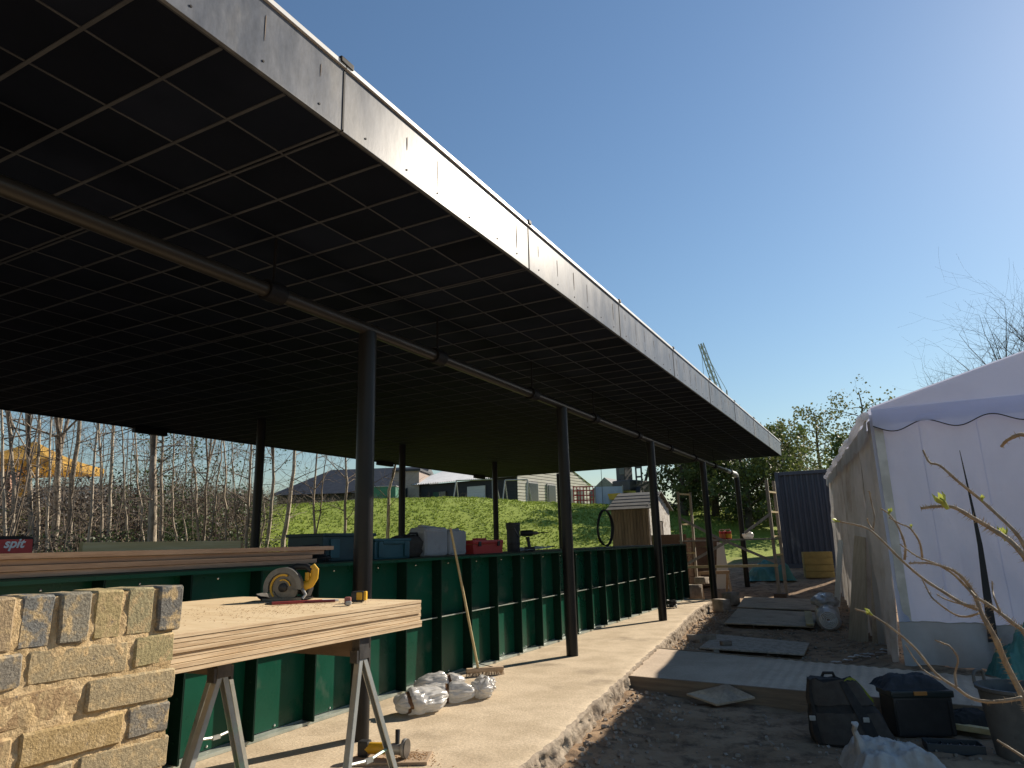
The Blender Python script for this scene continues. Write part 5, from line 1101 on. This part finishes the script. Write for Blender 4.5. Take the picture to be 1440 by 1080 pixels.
rock((-4.30, 17.15, .10), (.3, .42, .34), 7, 'pale stone block standing past the end of the counter'); rock((-3.3, 15.6, -.06), (.24, .3, .26), 8, 'broken concrete lump at the last slab corner'); rock((-3.35, 16.9, -.02), (.25, .35, .28), 9, 'squared stone beside the second-last column foot')
rock((-4.15, 17.6, .34), (.26, .3, .16), 11, 'flat stone perched on the pale stone block')
# rubble
mb = MB(); rr = random.Random(21)
for _ in range(1100):
    y = rr.uniform(2.6, 16); e = edge_x(y); x = e+.05+abs(rr.gauss(0, .28)); s = rr.uniform(.004, .017)*(2.4 if rr.random() < .05 else 1)
    if 7.2 < y < 9.45 and x > e+.02: continue
    g = ground_h(x, y); P = [Vector((rr.uniform(.6, 1.2)*s*sx, rr.uniform(.6, 1.2)*s*sy, rr.uniform(.5, 1)*s*sz)) for sz in (-1, 1) for sx, sy in ((-1, -1), (1, -1), (1, 1), (-1, 1))]; R_ = RZ(rr.uniform(0, 3)) @ RX(rr.uniform(0, 3)); c = Vector((x, y, g+s*.3))
    mb.add([R_ @ p+c for p in P], [(3, 2, 1, 0), (4, 5, 6, 7), (0, 1, 5, 4), (1, 2, 6, 5), (2, 3, 7, 6), (3, 0, 4, 7)])
for _ in range(2600):
    x, y = rr.uniform(-2.3, 1.6), rr.uniform(3.2, 19); s = rr.uniform(.004, .016)
    if 6.9 < y < 9.4 or x < edge_x(y)+.1: continue
    P = [Vector((rr.uniform(.6, 1.2)*s*sx, rr.uniform(.6, 1.2)*s*sy, rr.uniform(.5, 1)*s*sz)) for sz in (-1, 1) for sx, sy in ((-1, -1), (1, -1), (1, 1), (-1, 1))]; c = Vector((x, y, ground_h(x, y)+s*.3)); R_ = RZ(rr.uniform(0, 3)) @ RX(rr.uniform(0, 3))
    mb.add([R_ @ p+c for p in P], [(3, 2, 1, 0), (4, 5, 6, 7), (0, 1, 5, 4), (1, 2, 6, 5), (2, 3, 7, 6), (3, 0, 4, 7)])
single('loose_rubble', mb, m_stone, 'loose rubble and clods scattered along the slab edge', 'rubble', kind='stuff', smooth=False, loc=(0, 0, 0))
# roll of plastic
t_ = thing('plastic_roll', 'roll of white plastic sheeting lying in front of the leaning boards', 'roll', (-1.05, 13.6, -.2)); gz = ground_h(-1.05, 13.4)
def rollf(u, v):
    th = 2*pi*u; y = lerp(12.85, 14.5, v); r = (.185+.02*fbm(cos(th), sin(th), y*2)+.012*sin(v*26))*(1-.25*(1-ss(0, .1, v))); return (-1.02-.08*(y-12.85)+r*cos(th), y, gz+.18+r*sin(th))
mb = MB(); mb.grid(36, 40, rollf, True); part('wrap', mb, m_plastic_wrap, t_, True)
mb = MB()
for k in range(5): r = .03+.024*k; disc(mb, (-1.02, gz+.18), r, r+.012, 0, 2*pi, 12.83+.006*k, 12.90, 28)
part('core', mb, m_white, t_); part('loose_fold', blob((-1.12, 13.9, gz+.40), (.42, .9, .26), 4, .3, freq=3), m_plastic_wrap, t_, True)
mb = MB(); plank(mb, (-1.32, 12.95, gz+.09), (-1.5, 14.6, gz+.14), .12, .03); single('short_plank', mb, m_timber_l, 'short pale plank lying left of the plastic roll', 'plank')
corner_board('leaning_board', [(-.70, 11.80, -.17), (-.44, 11.10, -.17), (-.29, 11.55, 1.30), (-.44, 12.05, 1.33)], .022, m_timber_p, 'broad rough board leaning on the tent behind the plastic roll', 'board', 'boards leaning on the tent')
corner_board('leaning_board', [(-.36, 10.90, -.13), (-.09, 10.30, -.08), (-.06, 10.55, 1.45), (-.20, 11.15, 1.40)], .02, m_oldply, 'dirty wide board leaning on the tent corner', 'board', 'boards leaning on the tent')
corner_board('leaning_board', [(-1.20, 16.9, -.14), (-1.08, 16.6, -.14), (-.85, 16.7, 1.22), (-.95, 17.0, 1.24)], .02, m_white, 'narrow whitish board leaning on the tent furthest away', 'board', 'boards leaning on the tent')
mb = MB(); rr = random.Random(6)
for k in range(9):
    x, y = rr.uniform(-.75, -.05), rr.uniform(9.55, 9.95); mb.grid(6, 4, lambda u, v, x=x, y=y, k=k: (x+.12*(u-.5), y+.08*(v-.5), ground_h(x, y)+.02+.03*abs(fbm(u*3+k, v*3))))
single('plastic_scraps', mb, m_plastic_wrap, 'torn white plastic scraps on the earth by the tent foot', 'plastic', kind='stuff', smooth=True)

# ---- tools in the right foreground
gz = ground_h(-.4, 6.3)
bpk = thing('rucksack', 'open black canvas rucksack with lime lining slumped on the ground', 'rucksack', (-.47, 6.3, gz), rz=.35)
def bodyf(u, v):
    th = 2*pi*u; zz = lerp(0, .44, v); w = lerp(.30, .17, v**1.5)*(1+.05*fbm(cos(th), sin(th), v*3)); dp = lerp(.18, .07, v); sg = lambda q: math.copysign(abs(q)**.6, q)
    return (sg(cos(th))*w-.11*v+.05, sg(sin(th))*dp+.05*v, zz+.03*fbm(cos(th)*2, sin(th)*2, v*2)*v)
mb = MB(); mb.grid(40, 20, bodyf, True); n0 = len(mb.v); mb.add([bodyf(i/40, 1) for i in range(40)], [tuple(range(40))]); lp('body', mb, m_bagblk, bpk, True)
def skin(u0, u1, v0, v1, k, nu=14, nv=14):
    mb = MB()
    def f(u, v):
        p = Vector(bodyf(lerp(u0, u1, u), lerp(v0, v1, v))); c = Vector((.05-.09*lerp(v0, v1, v), .05*lerp(v0, v1, v), p.z)); return tuple(c+(p-c)*k)
    mb.grid(nu, nv, f); return mb
lp('front_pocket', skin(.56, .88, .04, .5, 1.10), m_bagbrn, bpk, True); lp('top_flap', skin(.52, .94, .62, .99, 1.08), m_bagbrn, bpk, True)
for u in (.60, .76):
    s_ = lp('strap', skin(u, u+.035, .03, .97, 1.15, 4), m_bagblk, bpk, True); p = Vector(bodyf(u+.017, .42)); c = Vector((.012, .021, p.z)); p = c+(p-c)*1.19; mb = MB(); mb.bbox(p, (.045, .014, .035), .004); lp('buckle', mb, m_alu, s_)
mb = MB(); mb.grid(14, 12, lambda u, v: (.02+.20*u, -.03+.05*sin(u*3), .10+.34*v*(1-.35*u*u)+.03*sin(u*4))); lp('open_flap', mb, m_lime_f, bpk, True)
mb = MB(); mb.tube([(-.12, .09, .43), (-.10, .07, .48), (-.03, .07, .48), (-.01, .09, .43)], .012, 8); lp('grab_handle', mb, m_bagblk, bpk)
part_ = blob((.15, .02, .13), (.24, .2, .26), 6, .2); lp('side_pocket', part_, m_bagblk, bpk, True)
tb = thing('black_toolbox', 'black plastic toolbox with orange latch behind the rucksack', 'toolbox', (.03, 6.72, ground_h(0, 6.7)), rz=.42)
mb = MB(); mb.bbox((0, 0, .15), (.45, .26, .29), .018); lp('body', mb, m_blk, tb); mb = MB(); mb.bbox((0, 0, .315), (.48, .285, .055), .015); lp('lid', mb, M('dark_green_lid', (.012, .02, .02), rough=.45), tb)
mb = MB(); mb.bbox((-.02, -.148, .325), (.10, .014, .03), .004); lp('latch', mb, M('orange_latch', (.38, .17, .04), rough=.5), tb); mb = MB(); mb.tube([(-.12, 0, .34), (-.1, 0, .37), (.1, 0, .37), (.12, 0, .34)], .012, 8); lp('handle', mb, m_blk, tb)
for x in (-.2, .2): mb = MB(); mb.bbox((x, -.132, .14), (.03, .012, .24), .004); lp('rib', mb, m_blk, tb)
def cloth(c, d, seed, rz=0):
    mb = MB(); R_ = RZ(rz); c = Vector(c)
    def f(u, v):
        x, y = (u-.5)*d[0], (v-.5)*d[1]; e = min(u, 1-u, v, 1-v); z = d[2]*(.55*ss(0, .22, e)+.30*ss(.1, .45, e)+.38*fbm(u*2.6, v*2.2, seed, 2)*ss(0, .2, e)+.30*(.3-abs(fbm(u*5, v*4, seed+2, 2)))*ss(0, .15, e)+.10*(.3-abs(fbm(u*14, v*12, seed+4, 2)))*ss(0, .1, e)); p = R_ @ Vector((x*(1+.1*fbm(v*6, seed)), y*(1+.12*fbm(u*6, seed+3)), 0)); return (c.x+p.x, c.y+p.y, c.z+z-.03*(1-ss(0, .1, e)))
    mb.grid(64, 48, f); return mb
single('dark_jacket', cloth((.0, 6.74, ground_h(0, 6.7)+.372), (.50, .27, .075), 4, .42), M('navy_cloth', (.02, .024, .03), (.035, .038, .045), scale=8, rough=.85), 'crumpled dark jacket lying on top of the black toolbox', 'jacket', smooth=True)
tr_ = thing('tool_tray', 'open black tool tray with small tools in front of the toolbox', 'tool tray', (.23, 6.33, ground_h(.2, 6.3)), rz=.18)
mb = MB(); mb.box((0, 0, .008), (.36, .16, .01)); lp('bottom', mb, m_blk, tr_)
for a, d in (((0, -.08, .035), (.36, .01, .065)), ((0, .08, .035), (.36, .01, .065)), ((-.18, 0, .035), (.01, .17, .065)), ((.18, 0, .035), (.01, .17, .065)), ((-.06, 0, .03), (.006, .15, .05)), ((.07, 0, .03), (.006, .15, .05))): mb = MB(); mb.bbox(a, d, .002); lp('side', mb, M('tray_grey', (.05, .055, .06), rough=.5) if 'tray_grey' not in bpy.data.materials else bpy.data.materials['tray_grey'], tr_)
rr = random.Random(9)
for k in range(9):
    x = -.15+.036*k; l = rr.uniform(.05, .1); a = rr.uniform(-.5, .5); c = tr_.matrix_basis @ Vector((x, 0, .03+.01*rr.random())); d = RZ(.18+a) @ Vector((0, l/2, .008)); mb = MB(); mb.tube([c-d, c, c+d*1.0], [.008, .006, .004], 7)
    single('hand_tool', mb, [m_alu, m_dksteel, m_greycard][k % 3], ['chrome socket bar', 'dark punch', 'grey chisel', 'bright spanner', 'dark file', 'grey awl', 'chrome bit holder', 'dark nail set', 'grey screwdriver'][k]+' lying in the open tool tray', 'tool', 'small tools in the open tray')
for k, (a, b) in enumerate((((.20, 7.0, -.14), (.60, 7.17, -.16)), ((.22, 6.86, -.15), (.60, 6.80, -.17)))): mb = MB(); plank(mb, a, b, .07, .04); single('timber_offcut', mb, m_timber_l, ['pale timber offcut lying further back beside the bucket', 'pale timber offcut lying nearer beside the bucket'][k], 'offcut', 'pale timber offcuts')
single('black_sheeting', cloth((.42, 7.02, -.13), (.46, .3, .09), 14, .3), m_bagblk, 'crumpled black sheeting between the toolbox and the bucket', 'sheeting', smooth=True)
bk = thing('rubber_bucket', 'tall grey rubber bucket with loop handle at the right edge', 'bucket', (.68, 6.28, ground_h(.68, 6.2)-.01)); L0 = bk.location
mb = MB(); mb.lathe([(.0, 0), (.185, 0), (.195, .01), (.245, .44), (.262, .45), (.262, .47), (.238, .472), (.18, .03), (.0, .025)], 40, cap=False); lp('body', mb, m_rubber, bk)
for a in (2.6, -.5): mb = MB(); q = [Vector((.25*cos(a), .25*sin(a), .46))+Vector((-sin(a), cos(a), 0))*.07*s for s in (-1, 1)]; mb.tube([q[0], q[0]+Vector((0, 0, .06)), q[0].lerp(q[1], .2)+Vector((0, 0, .085)), q[0].lerp(q[1], .8)+Vector((0, 0, .085)), q[1]+Vector((0, 0, .06)), q[1]], .011, 8); lp('handle', mb, m_rubber, bk)
# white sack in front
ws = thing('white_sack', 'crumpled white woven sack with a twisted neck at the bottom edge', 'sack', (-.2, 5.5, ground_h(-.2, 5.4)))
m_sack = M('woven_sack', (.50, .49, .46), (.40, .38, .35), scale=10, rough=.6, bump=.8, bscale=35, trans=.1, bdist=.012)
part('body', cloth((-.15, 5.52, ws.location.z+.0), (.66, .52, .19), 23, .3), m_sack, ws, True)
mb = MB(); pts = [(-.33, 5.48, ws.location.z+.12), (-.345, 5.47, ws.location.z+.20), (-.36, 5.46, ws.location.z+.25), (-.345, 5.44, ws.location.z+.29), (-.37, 5.44, ws.location.z+.30)]; mb.tube(pts, [.08, .035, .028, .032, .008], 12, flat=.6); part('neck', mb, m_sack, ws)
single('teal_tarpaulin', cloth((1.05, 8.55, -.02), (.62, .5, .44), 9, .2), m_tealtarp, 'bundled teal tarpaulin against the tent front at the right edge', 'tarpaulin', smooth=True)

# ---- far end: timber scaffold and the things round it
sc = thing('timber_scaffold', 'grey timber scaffold with a plank platform across the end of the track', 'scaffold', (-3.4, 18, 0))
def post(a, b, w=.075, nm='post', mat=m_timber_g): mb = MB(); plank(mb, a, b, w, w*.8, (0, 1, 0) if abs(Vector(b).z-Vector(a).z) > 1 else (0, 0, 1)); part(nm, mb, mat, sc)
Lp = [(-4.50, 17.3), (-4.33, 17.85)]; Rp = [(-2.50, 18.5), (-2.40, 19.05)]
for x, y in Lp: post((x, y, ground_h(x, y)-.05), (x+.02, y-.02, 2.5), .06)
for x, y in Rp: post((x, y, ground_h(x, y)-.05), (x-.02, y, 2.75), .075)
for zz in (1.0, 1.7, 2.45): post((*Lp[0], zz), (*Lp[1], zz), .05, 'rung', m_timber_l)
for zz in (.9, 1.35, 1.95, 2.45): post((*Rp[0], zz), (*Rp[1], zz), .05, 'rung', m_timber_l)
mb = MB(); mb.bbox((Rp[0][0]+.02, Rp[0][1], ground_h(*Rp[0])+.06), (.28, .24, .14), .01); part('foot_block', mb, m_brown, sc)
for k in range(3): mb = MB(); plank(mb, (-4.55, 17.36+.2*k, 1.29), (-2.40, 18.52+.2*k, 1.29), .19, .035); part('platform_plank', mb, m_timber_g, sc)
mb = MB(); plank(mb, (-4.5, 17.26, .67), (-2.45, 18.42, .65), .035, .06); part('rail', mb, m_timber_l, sc)
for a, b in (((-4.48, 17.3, 1.85), (-3.5, 17.86, 1.22)), ((-4.45, 17.32, .72), (-3.45, 17.9, 1.28)), ((-3.6, 17.8, 1.3), (-2.5, 18.45, .72)), ((-3.1, 18.1, 1.45), (-2.5, 18.46, 1.9))): mb = MB(); plank(mb, a, b, .03, .06); part('brace', mb, m_timber_g, sc)
for k, (x, y, cm) in enumerate(((-3.63, 18.0, m_red), (-3.50, 18.08, m_red))):
    t_ = thing('paint_can', ['left of two red cans on the scaffold platform', 'right one of two red cans on the platform, with a yellow label'][k], 'can', (x, y, 1.309), 'red cans on the scaffold'); mb = MB(); mb.lathe([(.07, 0), (.075, .01), (.075, .17), (.078, .175), (.078, .19), (.06, .195)], 20, (x, y, 1.309)); part('body', mb, cm, t_)
    mb = MB(); mb.lathe([(.0775, .03), (.0775, .13)], 20, (x, y, 1.309), cap=False); part('label_band', mb, m_yel if k else M('orange_band', (.6, .16, .05), rough=.5), t_); mb = MB(); mb.tube([(x-.07, y, 1.49), (x-.05, y, 1.55), (x+.05, y, 1.55), (x+.07, y, 1.49)], .006, 6); part('handle', mb, m_white, t_)
single('white_bag', blob((-3.06, 18.30, 1.385), (.26, .22, .2), 3, .3, flatb=.25), m_plastic_wrap, 'small white plastic bag on the scaffold platform', 'bag', smooth=True)
single('teal_tarp_heap', cloth((-3.1, 21.5, ground_h(-3.1, 21.5)+.02), (1.3, .9, .5), 6, .3), m_tealtarp, 'heap of teal tarpaulin on the track behind the scaffold', 'tarpaulin', smooth=True)
corner_board('white_board', [(-4.2, 19.4, .02), (-3.85, 19.6, .02), (-3.93, 19.5, 1.2), (-4.08, 19.42, 1.24)], .02, m_white, 'tapered white board standing behind the scaffold platform', 'board')
def crate(name, c, d, rz, label, slats=4, mat=m_brown):
    t_ = thing(name, label, 'crate', c, None, rz); h = d[2]/slats
    for i in range(slats):
        for s in (-1, 1):
            mb = MB(); mb.bbox((0, s*d[1]/2, h*(i+.5)), (d[0], .02, h-.012), .003); lp('slat', mb, mat, t_); mb = MB(); mb.bbox((s*d[0]/2, 0, h*(i+.5)), (.02, d[1]-.03, h-.012), .003); lp('slat', mb, mat, t_)
    for sx in (-1, 1):
        for sy in (-1, 1): mb = MB(); mb.box((sx*(d[0]/2-.03), sy*(d[1]/2-.03), d[2]/2), (.04, .04, d[2]-.01)); lp('corner_post', mb, mat, t_)
    mb = MB(); mb.box((0, 0, .03), (d[0]-.05, d[1]-.05, .02)); lp('bottom', mb, mat, t_)
crate('timber_crate', (-5.2, 18.7, ground_h(-5.2, 18.7)), (.75, .8, 1.62), .5, 'tall brown slatted crate just past the end of the counter', 6)
crate('timber_crate', (-4.75, 20.6, ground_h(-4.7, 20.6)), (.8, .7, 1.35), .5, 'wide brown slatted crate behind the left scaffold posts', 5)
crate('yellow_crate', (-1.85, 22.1, ground_h(-1.85, 22.1)-.02), (.75, .5, .72), .2, 'yellowish wooden crate standing before the blue container', 4, m_timber_l if False else M('yellow_timber', (.42, .30, .10), (.34, .24, .08), scale=4, rough=.8))
# small timber horse and a shovel at the end of the slab
t_ = thing('timber_horse', 'little timber sawhorse under the scaffold rail', 'sawhorse', (-4.1, 18.6, ground_h(-4.1, 18.6))); z = t_.location.z
mb = MB(); plank(mb, (-4.45, 18.45, z+.62), (-3.7, 18.8, z+.62), .06, .08); part('beam', mb, m_timber, t_)
for px_, py_2 in ((-4.4, 18.47), (-3.75, 18.77)):
    for s in (-1, 1): mb = MB(); plank(mb, (px_, py_2, z+.6), (px_+.12*s, py_2-.26*s, z), .05, .04); part('leg', mb, m_timber, t_)

# ---- thorny shrub hanging in from the right
m_cane = M('thorny_cane', (.20, .15, .10), (.32, .25, .165), scale=60, rough=.8, bump=.4, bscale=200, bdist=.002)
m_thorn = M('cane_bristle', (.42, .34, .22), rough=.7, trans=.3); m_bud = M('green_bud', (.30, .36, .06), (.38, .42, .10), scale=30, rough=.5, trans=.4)
sb = thing('thorny_shrub', 'thorny bare shrub with green buds reaching in from the right', 'shrub', (1.25, 1.35, -.2)); rr = random.Random(44)
def smooth_path(P, R, k=5):
    P = [Vector(p) for p in P]; out = []; rad = []
    for i in range(len(P)-1):
        p0, p1, p2, p3 = P[max(i-1, 0)], P[i], P[i+1], P[min(i+2, len(P)-1)]
        for j in range(k):
            t = j/k; out.append(.5*((2*p1)+(p2-p0)*t+(2*p0-5*p1+4*p2-p3)*t*t+(3*p1-p0-3*p2+p3)*t**3)); rad.append(lerp(R[i], R[i+1], t))
    return out+[P[-1]], rad+[R[-1]]
foot = Vector((1.25, 1.45, -.2))
for P, R in STEMS:
    pts, rad = smooth_path(P, R); q = Vector(P[-1])
    rad = [.82*r*(1.0+.16*max(0, fbm(i*.9, R[0]*900))+(.35 if i % 9 == 4 else 0)*.6) for i, r in enumerate(rad)]
    if P[-1][0] > .80 and len(P) >= 6:                       # long canes run on down to the root
        for t in (.25, .5, .75, 1): pts.append(q.lerp(foot, t)+Vector((.12*sin(t*3.1), 0, .05*sin(t*3.1)))); rad.append(rad[-1]*1.1)
    mb = MB(); mb.tube(pts, rad, 9); cn = part('cane', mb, m_cane, sb, True)
    mb = MB(); L_ = sum((pts[i+1]-pts[i]).length for i in range(len(pts)-1)); dens = 1300 if rad[len(rad)//2] > .003 else 420
    for _ in range(int(min(L_, .9)*dens)):
        i = rr.randrange(len(pts)-1); p = pts[i].lerp(pts[i+1], rr.random()); d = (pts[i+1]-pts[i]).normalized(); a = d.orthogonal().normalized(); a.rotate(Matrix.Rotation(rr.uniform(0, 6.28), 3, d))
        l = rr.uniform(.003, .0105)*(1 if rad[i] > .0028 else .55); w = d*.00045; e = p+a*(rad[i]+l)-d*l*.3; b0 = p+a*rad[i]*.9; c0 = a.cross(d)*.00045
        mb.add([b0-w, b0+w, b0+c0, e], [(0, 1, 3), (1, 2, 3), (2, 0, 3)])
    o = part('bristles', mb, m_thorn, cn, False); o['kind'] = 'stuff'
def bud(p, d, s):
    p, d = Vector(p), Vector(d).normalized(); mb = MB(); a = d.orthogonal().normalized()
    for k in range(4):
        a.rotate(Matrix.Rotation(1.7, 3, d)); e = p+d*s*rr.uniform(.8, 1.2)+a*s*.35; n = d.cross(a)*s*.22; m_ = p.lerp(e, .55)+a*s*.12
        mb.add([p, m_+n, e, m_-n], [(0, 1, 2, 3)])
    mb.tube([p-d*s*.2, p+d*s*.3, p+d*s*.7], [s*.12, s*.2, s*.03], 6); part('bud', mb, m_bud, sb)
bud([0.082, 1.194, 1.386], [-0.006, -0.006, 0.012], 0.022)
bud([0.152, 1.243, 1.338], [-0.002, -0.005, 0.014], 0.018)
bud([-0.045, 1.524, 1.201], [-0.011, -0.009, 0.01], 0.014)
bud([0.011, 1.735, 1.392], [0.006, -0.001, 0.015], 0.013)
bud([-0.092, 1.742, 1.379], [-0.014, -0.008, 0.004], 0.014)
bud([0.048, 1.705, 1.36], [0.002, -0.003, 0.015], 0.008)
bud([0.162, 1.521, 1.404], [0.003, -0.002, 0.013], 0.01)
